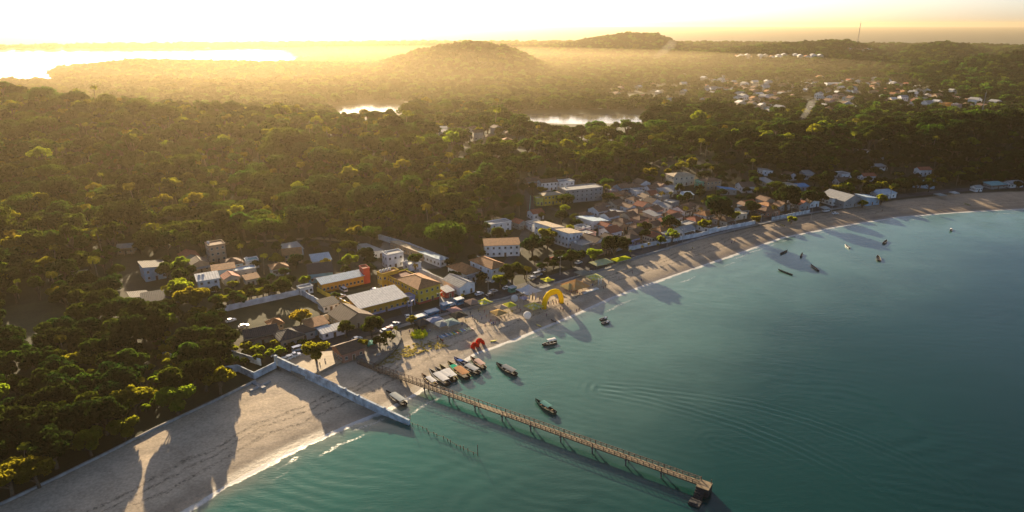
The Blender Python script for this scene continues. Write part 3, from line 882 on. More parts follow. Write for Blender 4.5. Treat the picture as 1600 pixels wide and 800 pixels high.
house('large bare grey concrete block with small openings', (884, 318), None, 12, 8.0, 'flat', 'grey', 'concrete', R_=(941, 313), storeys=3, win=(8, 3), tank=1, name='concrete_block', cat='building')
house('bright yellow two-storey house with balcony and tan roof', (850, 322), None, 8, 6.6, 'hip', 'yellow', 'tan', R_=(878, 319), storeys=2, win=(5, 3), pitch=0.25)
house('yellow-green annexe at the side of the bright yellow house', (838, 322), None, 6, 4.5, 'flat', (0.5, 0.45, 0.08), 'tan', R_=(849, 321.5), win=(2, 2))
house('white and brown house with patchy walls above the yellow house', (846, 300), None, 8, 6, 'gable', 'white', 'oldclay', R_=(871, 298), storeys=2, win=(4, 2))
house('white and grey house beside the bare concrete block', (874, 299), None, 7, 6, 'flat', 'white', 'fibro', R_=(897, 297), storeys=2, win=(3, 2))
house('low brick house at the edge of the woods above the village', (824, 292), None, 7, 3.6, 'gable', 'tan', 'oldclay', R_=(845, 290), win=(3, 2))
house('white house with purple shutters beside the seafront wall', (984, 386), 8, 8, 4.2, 'hip', 'lilac', 'brown', 38, 1, (4, 3))
house('small pink-roofed seafront house behind palms', (1018, 380), 8, 7, 3.6, 'hip', 'cream', 'red', 38)
house('grey-roofed seafront house with pale square windows', (1068, 372), 10, 8, 3.6, 'gable', 'white', 'fibro', 36, 1, (4, 2))
house('red-brown hip-roofed house behind the seafront wall', (1086, 356), 9, 9, 3.8, 'hip', 'tan', 'red', 36)
house('large beige hillside house with arched white front', (1052, 293), None, 12, 7, 'hip', 'cream', 'tan', R_=(1084, 289), storeys=2, win=(4, 3), pitch=0.25)
house('green painted house on the hill above the seafront', (1093, 298), None, 7, 5.5, 'flat', 'green', 'teal', R_=(1102, 297), storeys=2, win=(2, 2))
house('tan two-storey house with layered roof beside the green house', (1103, 299), None, 8, 6.5, 'hip', 'tan', 'oldclay', R_=(1126, 296), storeys=2, win=(4, 2), pitch=0.3)
house('house with vivid blue sheet roof on the slope', (1126, 305), 12, 7, 3, 'shedx', 'grey', 'bright_blue', 10)
house('pale blue-roofed shed among trees left of the vivid blue roof', (1066, 312), 8, 6, 3, 'shed', 'grey', 'blue', 10)
house('orange-brown roofed bungalow under the trees by the lamp posts', (1196, 340), 12, 9, 3.4, 'hip', 'brick', 'oldclay', 25)
house('blue-roofed hut above the dark trees of the seafront', (1246, 299), 9, 6, 3.2, 'shed', 'blue', 'bright_blue', 12)
house('large grey gable-roofed house at the seafront bend', (1318, 326), 16, 20, 4.6, 'gabley', 'grey', 'fibro', 24, 1, (4, 4))
house('grey house with low annexe beside the large gable roof', (1300, 322), 9, 12, 4.0, 'shedx', 'white', 'fibro', 24)
house('pale house with torn blue-white sheet roof near the bend', (1352, 322), 12, 10, 4.4, 'shedx', 'blue', 'blue', 20)
house('long low house with teal-white roof behind a palm', (1372, 312), 16, 8, 3.6, 'shed', 'white', 'blue', 18)
house('white house with pink roof alone on the dark hillside', (1436, 276), 10, 7, 4.4, 'gable', 'white', 'red', 8, win=(3, 2))
house('white shed in the trees up the dark hillside', (1362, 268), 12, 6, 3, 'shed', 'white', 'fibro', 10)
house('long teal-roofed building near the far beach', (1414, 292), 20, 7, 3.4, 'shed', 'blue', 'teal', -15)
house('white beach hut at the edge of the far sand', (1524, 300), 6, 5, 3, 'gable', 'white', 'fibro', 15)
house('teal-roofed shack at the far end of the beach', (1548, 296), 14, 7, 3, 'shed', 'grey', 'teal', 15)
house('grey shack beside the teal-roofed one at the far beach', (1578, 294), 12, 7, 3, 'gable', 'white', 'fibro', 15)
# the quarter left of the school
house('blue-grey house with dark flat roof at the edge of the dark woods', (228, 441), 10, 11, 6.0, 'shedx', 'blue', 'dark', 38, 2, (3, 3))
house('grey walled house with veranda below the blue-grey house', (226, 487), 13, 9, 4.0, 'shed', 'grey', 'dark', 30, 1, (4, 2))
house('plain grey outbuilding with dark roof at the edge of the woods', (208, 480), 7, 8, 3.5, 'shedx', 'grey', 'dark', 38)
house('small brown shed-roofed house with pale gable', (302, 428), 8, 8, 4.4, 'gabley', 'tan', 'brown', 36)
house('tall tan three-storey house among trees', (330, 412), 8, 8, 9.0, 'flat', 'tan', 'oldclay', 36, 3, (3, 2), tank=1)
house('pale blue house with clay roof edge below the tall tan house', (334, 437), 10, 6, 4.5, 'shed', 'blue', 'clay', 26, 1, (3, 2))
house('low pale house with blue tarpaulin roof among trees', (368, 436), 10, 6, 3.6, 'flat', 'cream', 'blue', 30)
house('small teal and white house with tank right of the pale blue house', (386, 421), 6, 5, 4.0, 'flat', 'white', 'teal', 30, tank=1)
house('white house with bright flat roof half hidden by the golden tree', (312, 460), 9, 7, 6.4, 'shed', 'white', 'white', 30, 2, (3, 2), tank=2)
house('small house with glowing orange roof above the tree row', (386, 448), 6, 5, 3.4, 'shed', 'cream', 'clay', 36)
house('house with broken red roof terraces at the forest edge', (444, 414), 9, 9, 5.0, 'gable', 'tan', 'clay', 20, 2, (3, 2))
house('dark-roofed house with bright blue front wall', (484, 443), 11, 13, 4.6, 'gable', 'sky', 'dark', 20, 1, (4, 2))
house('low house with pale blue roof behind the dark roof', (490, 418), 9, 8, 3.2, 'shed', 'white', 'blue', 25)
house('white two-storey block with dark windows beside the parking yard', (606, 421), 9, 6, 7.2, 'flat', 'white', 'fibro', 35, 2, (3, 2), name='white_block', cat='building')
house('square pale canopy roof standing in the yard', (640, 424), 7, 6, 3.0, 'flat', 'white', 'white', 41, win=(1, 1))
house('long shed with rusty roof along the yard wall', (662, 408), 5, 30, 3.2, 'shedx', 'tan', 'tan', 44, 1, (2, 10))
house('long pale blue roof at the end of the yard shed', (688, 418), 6, 18, 3.2, 'shedx', 'white', 'blue', 44, 1, (2, 6))
house('long light grey hall at the forest edge above the school', (584, 405), 6, 16, 3.6, 'shedx', 'white', 'fibro', 44, 1, (2, 5))
house('small white house with dark roof in the lane beside the courtyard', (506, 489), 7, 6, 3.0, 'shed', 'white', 'dark', 38)
house('white outhouse left of the small dark-roofed house', (470, 462), 6, 4, 3.0, 'flat', 'white', 'fibro', 38)
house('wide house under a large dark brown roof in front of the white hall', (538, 519), 13, 13, 3.6, 'gabley', 'tan', 'brown', 41)
house('small blue-white house with rusty orange roof', (484, 527), 8, 6, 4.0, 'shed', 'blue', 'clay', 38, 1, (3, 2))
house('low building with long glowing white roof beside the rusty house', (505, 532), 10, 4, 3.0, 'shed', 'white', 'white', 38)
house('dark pavilion at the head of the pier', (536, 568), 9, 8, 3.6, 'gable', 'brick', 'brown', 41, name='pavilion', cat='pavilion')
house('thatched hut with glowing orange roof on the grass lot', (424, 519), 5, 5, 2.8, 'hip', 'tan', 'clay', 38, pitch=0.6)
house('long dark-roofed house between the lot and the walls', (386, 542), 12, 8, 3.4, 'gable', 'cream', 'dark', 30)
house('dark house in deep shade left of the parked cars', (440, 546), 9, 9, 3.6, 'hip', 'tan', 'dark', 38)
house('shaded house with brown roof beside the parked cars', (462, 536), 8, 7, 3.4, 'hip', 'grey', 'brown', 38)
house('pale house deep in the woods at the left edge', (45, 424), 11, 6, 3.4, 'flat', 'blue', 'fibro', 15)
house('small house roof just visible in the left woods', (112, 442), 6, 5, 3.2, 'shed', 'white', 'fibro', 20)
house('faint house with pale roof ridge in the left woods', (184, 398), 8, 6, 3.4, 'gable', 'tan', 'fibro', 15)

# crowded roofs between the stepped white house and the seafront
kinds = [('hip', 'clay'), ('gable', 'oldclay'), ('gabley', 'brown'), ('hip', 'oldclay'), ('shed', 'fibro'), ('flat', 'concrete'), ('gable', 'oldclay'), ('gabley', 'red')]
def infill(poly, n, label, group, angs, hs=(3, 4), sz=(6, 10), gap=0.0):
    k = 0; tries = 0
    xs = [p[0] for p in poly]; ys = [p[1] for p in poly]
    while k < n and tries < n * 60:
        tries += 1
        px, py = random.uniform(min(xs), max(xs)), random.uniform(min(ys), max(ys))
        if not in_poly(np.array([px]), np.array([py]), poly)[0]: continue
        p = G(px, py); w, d = random.uniform(*sz), random.uniform(*sz)
        if not clear_of(p.x, p.y, 0.5 * math.hypot(w, d) * 0.75 + gap): continue
        rk, rm = random.choice(kinds)
        a = random.choice(angs)
        u = Vector((math.cos(R(a)), math.sin(R(a)), 0)); v = Vector((-u.y, u.x, 0))
        house(label, None, w, d, random.uniform(*hs), rk, random.choice(['white', 'white', 'cream', 'white', 'tan', 'blue', 'grey', 'pink']), rm, a, win=(2, 2), group=group,
              world=p - u * w / 2 - v * d / 2, tank=1 if rk == 'flat' else 0)
        k += 1
infill([(908, 372), (905, 338), (960, 318), (1040, 318), (1120, 335), (1140, 352), (1060, 372), (1000, 385), (940, 400)], 46,
       'small house with tiled roof in the crowded quarter behind the seafront', 'houses crowded behind the seafront', (38, 40, 128, 41))
infill([(905, 320), (950, 305), (1010, 290), (1050, 300), (1045, 318), (960, 322)], 16,
       'small house scattered along the wooded slope above the crowded quarter', 'houses on the wooded slope', (20, 30, 110))
infill([(1120, 322), (1180, 318), (1290, 305), (1300, 316), (1200, 336), (1140, 345)], 12,
       'small house half hidden in the dark trees along the seafront bend', 'houses in the seafront trees', (20, 28, 115))
infill([(800, 345), (838, 330), (850, 345), (835, 362), (805, 362)], 3, 'small house on the lane below the yellow house', 'houses on the lane', (35, 41, 120))
infill([(270, 450), (300, 400), (460, 395), (470, 430), (420, 450), (300, 440)], 5,
       'small house half hidden in the trees left of the school', 'houses in the trees left of the school', (30, 36, 120))
infill([(672, 205), (700, 192), (760, 190), (800, 202), (828, 215), (800, 232), (740, 230), (690, 222)], 34,
       'small pale house on the hazy ridge village', 'houses of the ridge village', (10, 30, 100, 60), hs=(4, 8), sz=(7, 11), gap=-1)
infill([(1180, 205), (1290, 202), (1330, 210), (1290, 218), (1190, 216)], 7,
       'pale house on top of the right-hand ridge', 'houses on the right-hand ridge', (5, 20), hs=(3.5, 5), sz=(8, 13))

infill([(1120, 285), (1200, 270), (1330, 262), (1420, 268), (1400, 290), (1280, 292), (1180, 305)], 9,
       'pale house scattered in the dark woods above the seafront bend', 'houses in the dark woods', (10, 20, 100), sz=(7, 11))
for px, py, r_ in ((862, 332, 9), (876, 396, 7), (785, 410, 8), (910, 325, 8), (1066, 300, 8), (618, 425, 6), (235, 448, 7), (1112, 304, 6)):
    p = G(px, py); FOOT.append((p.x, p.y, r_))
# the far town: small houses in the haze, wall and roof in one mesh
protos = []
for wc, rc in (('white', 'clay'), ('cream', 'oldclay'), ('white', 'fibro'), ('tan', 'clay'), ('pink', 'oldclay'), ('blue', 'fibro'), ('white', 'red'), ('cream', 'white')):
    mb = MB(); w, d, h = random.uniform(8, 13), random.uniform(8, 11), random.uniform(3.5, 6.5)
    mb.box((0, 0, h / 2 - 1), (w, d, h + 2), 0)
    s = d / 2 + 0.4
    mb.prism([(-s, h), (0, h + s * 0.45), (s, h), (s, h + 0.2), (0, h + s * 0.45 + 0.2), (-s, h + 0.2)], -w / 2 - 0.4, w / 2 + 0.4, 1, 'x')
    mb.prism([(-s + 0.4, h - 0.02), (s - 0.4, h - 0.02), (0, h + s * 0.44)], -w / 2 + 0.02, w / 2 - 0.02, 0, 'x')
    for i in (-1, 0, 1):
        mb.box((i * w * 0.3, -d / 2, h * 0.55), (1.3, 0.1, 1.4), 2); mb.box((-w / 2, i * d * 0.3, h * 0.55), (0.1, 1.3, 1.4), 2)
    protos.append(mb.mesh('house', [paint(WALLS[wc]), roofm(rc), M_pane]))
TOWN = [(930, 150), (1000, 128), (1080, 118), (1200, 128), (1290, 122), (1420, 128), (1500, 148), (1580, 168), (1500, 180), (1380, 172), (1300, 178), (1180, 186), (1120, 165), (1000, 165)]
k = 0
far_rest = MB(); far_mats = []
while k < 200:
    px, py = random.uniform(930, 1580), random.uniform(118, 186)
    if not in_poly(np.array([px]), np.array([py]), TOWN)[0]: continue
    if random.random() > 0.25 + 0.75 * sstep(1000, 1180, np.array([px]))[0]: continue
    p = G(px, py)
    if not clear_of(p.x, p.y, 7): continue
    FOOT.append((p.x, p.y, 7))
    me_ = random.choice(protos); a_ = random.choice([0.2, 0.5, 1.8, 2.0, 0.9]) + random.uniform(-0.1, 0.1); s = random.uniform(0.85, 1.35)
    k += 1
    if py > 150:                      # the nearer ones singly, the smallest as one mass
        o = obj('house', me_, None, p, a_); o.scale = (s, s, s)
        tag(o, 'small pale house of the far town in the hazy valley', 'house', 'houses of the far town')
    else:
        Mx = Matrix.Translation(p) @ Matrix.Rotation(a_, 4, 'Z') @ Matrix.Scale(s, 4)
        n0 = len(far_rest.v); far_rest.v += [tuple(Mx @ v_.co) for v_ in me_.vertices]
        for pl_ in me_.polygons:
            mt_ = me_.materials[pl_.material_index]
            if mt_ not in far_mats: far_mats.append(mt_)
            far_rest.f.append(tuple(n0 + i_ for i_ in pl_.vertices)); far_rest.m.append(far_mats.index(mt_))
tag(obj('distant_houses', far_rest.mesh('distant_houses', far_mats)), 'tiny houses of the far town fading into the haze', None, None, 'stuff')
for i in range(15):
    p = G(1150 + i * 9.2 + random.uniform(-2, 2), 92 + random.uniform(-1, 1))
    o = obj('house', protos[(0, 2, 7)[i % 3]], None, p, 1.5 + random.uniform(-0.15, 0.15)); o.scale = (1.7, 1.7, 1.8)
    FOOT.append((p.x, p.y - 25, 26))
    tag(o, 'pale gabled house in the row along the far hillside', 'house', 'row of houses on the far hill')
for i in range(22):
    p = G(1325 + i * 3.4 + random.uniform(-2, 2), 80 + random.uniform(-2, 3))
    o = obj('house', random.choice(protos), None, p, random.uniform(0, 3)); o.scale = (1.5, 1.5, 1.5)
    FOOT.append((p.x, p.y, 12))
    tag(o, 'small house of the hamlet on the far hilltop', 'house', 'hamlet on the far hilltop')
house('big white flat-roofed building standing out in the far town', (1292, 137), 30, 14, 8, 'flat', 'white', 'white', 0, 2, (8, 3), name='town_hall', cat='building')
house('orange-walled block at the near edge of the far town', (1475, 172), 14, 10, 9, 'flat', 'orange', 'clay', 20, 3, (4, 3), name='apartment_block', cat='building')
house('pink block beside the orange one at the edge of the far town', (1493, 175), 10, 9, 10, 'flat', 'pink', 'fibro', 20, 3, (3, 3), name='apartment_block', cat='building')

# ------------------------------------------------------------------ trees
def leaf_arrays(centres, radii, n, size, seed, up=0.25, shell=(0.72, 1.05), flat=0.75):
    g = np.random.default_rng(seed)
    w = radii ** 2; w = w / w.sum()
    bi = g.choice(len(radii), n, p=w)
    d = g.normal(size=(n, 3)); d[:, 2] += up
    d /= np.linalg.norm(d, axis=1)[:, None]
    r = radii[bi] * g.uniform(*shell, n)
    p = centres[bi] + d * r[:, None] * np.array([1, 1, flat])
    nn = d + g.normal(size=(n, 3)) * 0.55
    nn /= np.linalg.norm(nn, axis=1)[:, None]
    t = np.cross(nn, g.normal(size=(n, 3))); t /= np.linalg.norm(t, axis=1)[:, None]
    b2 = np.cross(nn, t)
    s = size * g.uniform(0.55, 1.35, n)[:, None]
    k = g.uniform(0.55, 0.9, n)[:, None]
    q = np.stack([p - t * s, p + b2 * s * k, p + t * s, p - b2 * s * k], 1)
    return q.reshape(-1, 3), g.uniform(0, 1, n)

def quads_mesh(name, co, leafv, mat, extra=None):
    n = len(co) // 4
    me = bpy.data.meshes.new(name)
    v = co; f = np.arange(n * 4).reshape(n, 4)
    me.vertices.add(len(v)); me.vertices.foreach_set('co', v.astype(np.float32).ravel())
    me.loops.add(n * 4); me.loops.foreach_set('vertex_index', f.astype(np.int32).ravel())
    me.polygons.add(n); me.polygons.foreach_set('loop_start', np.arange(0, n * 4, 4, dtype=np.int32))
    me.update(calc_edges=True)
    attr(me, 'leafv', np.repeat(leafv, 4))
    me.materials.append(mat)
    return me

def make_tree(seed, Rr, Ht, trunk_h, nb, nl, leaf, mat, dome=0.8):
    """crown and trunk meshes of a broadleaf tree, base at the origin"""
    g = np.random.default_rng(seed)
    ch = Ht - trunk_h
    cs = []
    for i in range(nb):
        a = 2.399963 * i + g.uniform(-0.4, 0.4); rr = Rr * math.sqrt((i + 0.3) / nb) * 0.78 * g.uniform(0.8, 1.12)
        zz = trunk_h + ch * (0.3 + 0.42 * dome * (1 - (rr / Rr) ** 2) + g.uniform(-0.14, 0.14))
        cs.append((rr * math.cos(a), rr * math.sin(a), zz))
    cs = np.array(cs)
    rad = g.uniform(0.2, 0.4, nb) * Rr
    rad = np.minimum(rad, ch * 0.42)
    co, lv = leaf_arrays(cs, rad, nl, leaf, seed + 1)
    crown = quads_mesh('crown', co, lv, mat)
    mb = MB()
    lean = g.uniform(-0.05, 0.05, 2) * Ht
    tr = 0.035 * Ht + 0.02 * Rr
    top = (lean[0], lean[1], trunk_h + ch * 0.25)
    mb.tube([(0, 0, -0.8), (lean[0] * 0.2, lean[1] * 0.2, trunk_h * 0.4), (lean[0] * 0.6, lean[1] * 0.6, trunk_h), top], [tr * 1.25, tr, tr * 0.8, tr * 0.55], 7)
    for i in g.choice(nb, min(nb, 7), replace=False):
        c0 = Vector((lean[0] * 0.6, lean[1] * 0.6, trunk_h * g.uniform(0.75, 1.05))); c1 = Vector(cs[i])
        mb.tube([c0, c0.lerp(c1, 0.5) + Vector((0, 0, -0.05 * Rr)), c1], [tr * 0.5, tr * 0.3, tr * 0.12], 5, cap=False)
    trunk = mb.mesh('trunk', M_bark, True)
    return crown, trunk

def make_palm(seed, Ht, nf, fl):
    g = np.random.default_rng(seed)
    lx, ly = g.uniform(-0.12, 0.12, 2) * Ht
    mb = MB()
    pts = [(lx * t * t, ly * t * t, Ht * t - (0.6 if t == 0 else 0)) for t in (0, 0.25, 0.5, 0.75, 1)]
    mb.tube(pts, [0.26, 0.18, 0.16, 0.15, 0.17], 7)
    trunk = mb.mesh('trunk', M_palmbark, True)
    V = []; lv = []
    top = np.array([lx, ly, Ht])
    for i in range(nf):
        a = 2 * math.pi * i / nf + g.uniform(-0.2, 0.2); el = g.uniform(-0.1, 1.15); L_ = fl * g.uniform(0.8, 1.1)
        hdir = np.array([math.cos(a), math.sin(a), 0]); side = np.array([-math.sin(a), math.cos(a), 0])
        prev = top.copy(); e = el
        ns = 9
        for s in range(ns):
            step = L_ / ns
            nx = prev + (hdir * math.cos(e) + np.array([0, 0, math.sin(e)])) * step
            e -= 0.2 + 0.035 * s
            wl = fl * 0.2 * math.sin(math.pi * (s + 0.8) / (ns + 0.6))
            fwd = (nx - prev) / step
            for sg in (-1, 1):
                for kk in (0.0, 0.5):
                    b0 = prev + (nx - prev) * kk; b1 = prev + (nx - prev) * (kk + 0.38)
                    tip = side * sg * wl + fwd * wl * 0.5 + np.array([0, 0, -0.35 * wl])
                    V += [b0, b1, b1 + tip, b0 + tip * 0.96]; lv.append(g.uniform(0, 1))
            prev = nx
    crown = quads_mesh('crown', np.array(V), np.array(lv), M_palm)
    return crown, trunk

PROTO = {
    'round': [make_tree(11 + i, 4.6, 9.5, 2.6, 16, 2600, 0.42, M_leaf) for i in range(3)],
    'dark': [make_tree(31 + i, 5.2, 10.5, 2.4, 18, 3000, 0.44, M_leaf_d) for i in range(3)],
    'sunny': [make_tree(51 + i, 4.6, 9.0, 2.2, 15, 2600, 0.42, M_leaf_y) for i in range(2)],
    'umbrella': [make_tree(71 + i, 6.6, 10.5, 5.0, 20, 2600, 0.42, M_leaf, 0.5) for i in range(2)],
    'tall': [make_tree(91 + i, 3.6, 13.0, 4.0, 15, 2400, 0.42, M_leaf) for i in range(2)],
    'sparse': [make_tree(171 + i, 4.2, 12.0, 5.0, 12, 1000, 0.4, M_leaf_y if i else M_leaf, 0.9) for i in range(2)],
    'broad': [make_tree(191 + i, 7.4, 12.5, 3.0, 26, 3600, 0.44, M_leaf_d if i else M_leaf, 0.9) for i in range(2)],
    'bush': [make_tree(111 + i, 2.0, 3.0, 0.5, 9, 900, 0.28, M_leaf_y if i else M_leaf) for i in range(2)],
    'dry': [make_tree(131, 4.0, 6.5, 1.8, 12, 1500, 0.4, M_leaf_dry)],
    'palm': [make_palm(151 + i, (8.5, 10.5, 6.5)[i], 18, 2.9) for i in range(3)],
}
BASE = {'sparse': (4.2, 12), 'broad': (7.4, 12.5), 'round': (4.6, 9.5), 'dark': (5.2, 10.5), 'sunny': (4.6, 9), 'umbrella': (6.6, 10.5), 'tall': (3.6, 13), 'bush': (2, 3), 'dry': (4, 6.5), 'palm': (3, 9)}

def tree_at(p, kind, label, size=1.0, group=None, vi=None, rz=None, name=None, sz=None):
    pr = PROTO[kind]; vi = random.randrange(len(pr)) if vi is None else vi % len(pr)
    root = thing(name or {'palm': 'palm_tree', 'bush': 'shrub'}.get(kind, 'broadleaf_tree'), label, {'palm': 'palm tree', 'bush': 'shrub'}.get(kind, 'tree'), p,
                 random.uniform(0, 6.28) if rz is None else rz, group)
    root.scale = (size, size, size * (sz or 1))
    obj('trunk', pr[vi][1], root); obj('crown', pr[vi][0], root)
    FOOT.append((p[0], p[1], BASE[kind][0] * size * 0.6))
    return root

# trees that stand out, each by itself: (px, py of the foot, kind, scale, label)
SPECIAL = [
    (284, 470, 'sunny', 1.35, 'golden-green tree left of the white house with bright roof'),
    (306, 492, 'sunny', 1.6, 'biggest golden-green round tree at the corner of the grass lot'),
    (262, 474, 'palm', 0.9, 'palm at the left of the golden-green trees'),
    (228, 525, 'dark', 1.6, 'large dark dome-shaped tree with gold rim in the left grove'),
    (212, 548, 'dark', 1.5, 'second dark dome-shaped tree just below the first in the grove'),
    (345, 616, 'sunny', 1.15, 'green tree behind the seawall beside the zigzag white wall'),
    (279, 648, 'sunny', 1.3, 'bright green tree leaning over the middle of the left seawall'),
    (143, 712, 'sunny', 1.0, 'small bright tree on the seawall near the lower left corner'),
    (196, 688, 'sunny', 0.95, 'small tree on the seawall between the two bright ones'),
    (20, 775, 'sunny', 1.3, 'broad tree overhanging the sand in the lower left corner'),
    (62, 762, 'sunny', 1.1, 'tree at the tip of the lower left corner clump'),
    (90, 425, 'palm', 1.25, 'tall round-headed palm in the left woods'),
    (134, 452, 'palm', 1.0, 'palm with gold fronds right of the tall one in the woods'),
    (10, 440, 'sunny', 1.2, 'gold-lit tree at the left edge of the woods'),
    (102, 562, 'palm', 1.1, 'palm rising from the dark grove'),
    (70, 610, 'palm', 0.9, 'lower palm in the dark grove'),
    (225, 622, 'palm', 0.85, 'palm half hidden by the grove near the seawall'),
    (415, 385, 'umbrella', 1.6, 'great golden umbrella-crowned tree in front of the forest'),
    (285, 385, 'umbrella', 1.5, 'broad low-crowned tree at the forest foot'),
    (580, 360, 'umbrella', 1.4, 'large round-crowned tree at the forest edge above the long hall'),
    (443, 465, 'round', 1.05, 'dark tree at the end of the tree row by the white wall'),
    (548, 421, 'sunny', 0.95, 'bright-tipped tree above the courtyard wing'),
    (573, 412, 'dark', 0.9, 'dark tree between the courtyard and the white block'),
    (495, 567, 'sunny', 1.1, 'lush tree standing over the parked cars'),
    (541, 528, 'round', 0.8, 'spreading tree in front of the brown roof'),
    (582, 530, 'round', 1.05, 'big leafy tree on the plaza'),
    (470, 512, 'dry', 1.25, 'rust-gold flowering tree at the corner of the grass lot'),
    (832, 402, 'dark', 1.2, 'round dark tree with green rim below the stepped house'),
    (893, 417, 'round', 1.0, 'oval tree beside the road below the stepped house'),
    (960, 404, 'dark', 1.35, 'large round tree at the seafront road'),
    (928, 409, 'sunny', 0.95, 'bright-edged tree left of the large round seafront tree'),
    (925, 418, 'palm', 0.6, 'short palm beside the pale green tents'),
    (800, 446, 'round', 1.25, 'leafy tree in front of the orange hip-roofed house'),
    (782, 450, 'sunny', 0.9, 'small leafy tree left of the palm on the road'),
    (822, 441, 'palm', 1.15, 'tall palm by the beach road'),
    (722, 478, 'palm', 0.5, 'low palm at the top of the beach'),
    (650, 418, 'round', 0.85, 'compact round tree in the parking yard'),
    (757, 322, 'sunny', 1.7, 'tall gold-topped tree at the edge of the woods above the village'),
    (720, 380, 'round', 1.3, 'large tree left of the wide white house'),
    (780, 382, 'round', 1.1, 'tree between the two white houses'),
    (846, 344, 'sunny', 0.6, 'green tree below the bright yellow house'),
    (877, 350, 'dark', 0.9, 'dark round tree above the stepped white house'),
    (1000, 372, 'palm', 0.8, 'palm in the crowded quarter with gold head'),
    (1008, 376, 'dark', 0.7, 'dark pyramid-shaped tree in the crowded quarter'),
    (1050, 379, 'sunny', 0.95, 'bright tree over the seafront wall'),
    (1032, 384, 'sunny', 0.7, 'smaller bright tree over the seafront wall'),
    (985, 400, 'palm', 0.5, 'first low palm on the seafront pavement'),
    (1003, 396, 'palm', 0.5, 'second low palm on the seafront pavement'),
    (1013, 393, 'palm', 0.55, 'third low palm on the seafront pavement'),
    (1028, 390, 'palm', 0.5, 'fourth low palm on the seafront pavement'),
    (1122, 352, 'dark', 1.9, 'huge dark tree behind the seafront wall'),
    (1100, 362, 'sunny', 0.9, 'bright shrubby tree in front of the huge dark one'),
    (1180, 350, 'sunny', 0.7, 'small bright tree by the lamp post'),
    (1228, 330, 'dark', 1.8, 'huge dark round tree at the seafront bend'),
    (1210, 338, 'palm', 1.0, 'palm at the left of the huge tree of the bend'),
    (1262, 326, 'dark', 1.3, 'dark tree right of the huge tree of the bend'),
    (1236, 350, 'bush', 1.8, 'round shrub on the sand beside the road'),
    (1347, 325, 'bush', 1.9, 'dark shrub at the edge of the sand by the grey roofs'),
    (1376, 320, 'sunny', 0.9, 'bright-leaved tree at the top of the far beach'),
    (1391, 312, 'palm', 0.9, 'slender palm at the far beach'),
    (1450, 300, 'round', 1.1, 'tree at the back of the far beach'),
    (1470, 292, 'sunny', 0.9, 'bright tree at the back of the far beach'),
    (1034, 322, 'palm', 1.1, 'tall palm on the slope above the crowded quarter'),
    (1130, 325, 'palm', 1.0, 'palm over the crown of the huge dark tree'),
    (1092, 345, 'palm', 0.8, 'palm behind the bright shrubby tree'),
]
for px, py, kd, s, lab in SPECIAL:
    tree_at(G(px, py), kd, lab, s)
for i in range(11):
    px = 338 + i * 9.2; py = 482 - i * 2.1 + random.uniform(-2, 1)
    tree_at(G(px, py), 'sunny' if i % 3 else 'round', 'small tree in the clipped row behind the long white wall', random.uniform(0.55, 0.75), 'row of trees behind the long white wall')
# belt of dark trees and palms between the seafront road and the houses
nb_ = 0
for _ in range(900):
    px = random.uniform(1030, 1620); iy = np.interp(px, [p[0] for p in INNER_PX], [p[1] for p in INNER_PX])
    p = G(px, iy - random.uniform(9, 26))
    d_ = float(sdist(np.array([p.x]), np.array([p.y]), INNER)[0])
    if not (13 < d_ < 42) or not clear_of(p.x, p.y, 2.6): continue
    if random.random() < 0.25: tree_at(p, 'palm', 'palm in the dark belt of trees along the far seafront', random.uniform(0.8, 1.15), 'palms of the far seafront belt')
    else: tree_at(p, random.choice(['dark', 'dark', 'round', 'dark', 'sunny']), 'leafy tree in the dark belt along the far seafront', random.uniform(0.75, 1.15), 'trees of the far seafront belt')
    nb_ += 1
    if nb_ >= 62: break
# clump on the ridge against the valley
for px, py, s in ((745, 205, 2.0), (760, 202, 2.1), (790, 203, 2.2), (812, 208, 2.0), (828, 214, 1.6)):
    tree_at(G(px, py), 'dark', 'big round tree of the clump crowning the ridge village', s, 'ridge clump of trees')

# scatter over the land
def scatter(r0, r1, az0, az1, spacing):
    n = int((math.radians(az1 - az0)) * (r1 * r1 - r0 * r0) / 2 / spacing ** 2)
    a = np.radians(rng.uniform(az0, az1, n)); r = np.sqrt(rng.uniform(r0 * r0, r1 * r1, n))
    return r * np.sin(a), r * np.cos(a)

def thin(x, y, dmin):
    cell = {}; keep = np.zeros(len(x), bool)
    dm = np.broadcast_to(dmin, x.shape)
    for i in range(len(x)):
        cs = dm[i]; k = (int(x[i] // cs), int(y[i] // cs)); ok = True
        for a in (-1, 0, 1):
            for b_ in (-1, 0, 1):
                for j in cell.get((k[0] + a, k[1] + b_), ()):
                    if (x[i] - x[j]) ** 2 + (y[i] - y[j]) ** 2 < cs * cs: ok = False; break
                if not ok: break
            if not ok: break
        if ok: cell.setdefault(k, []).append(i); keep[i] = True
    return keep

FG = {}
for i, (fx_, fy_, fr) in enumerate(FOOT): FG.setdefault((int(fx_ // 40), int(fy_ // 40)), []).append(i)
def foot_ok(x, y, pad):
    out = np.ones(len(x), bool)
    for n_, (a, b_) in enumerate(zip(x, y)):
        k = (int(a // 40), int(b_ // 40))
        for i in (-1, 0, 1):
            for j in (-1, 0, 1):
                for q in FG.get((k[0] + i, k[1] + j), ()):
                    f = FOOT[q]
                    if (a - f[0]) ** 2 + (b_ - f[1]) ** 2 < (f[2] + pad) ** 2: out[n_] = False
    return out

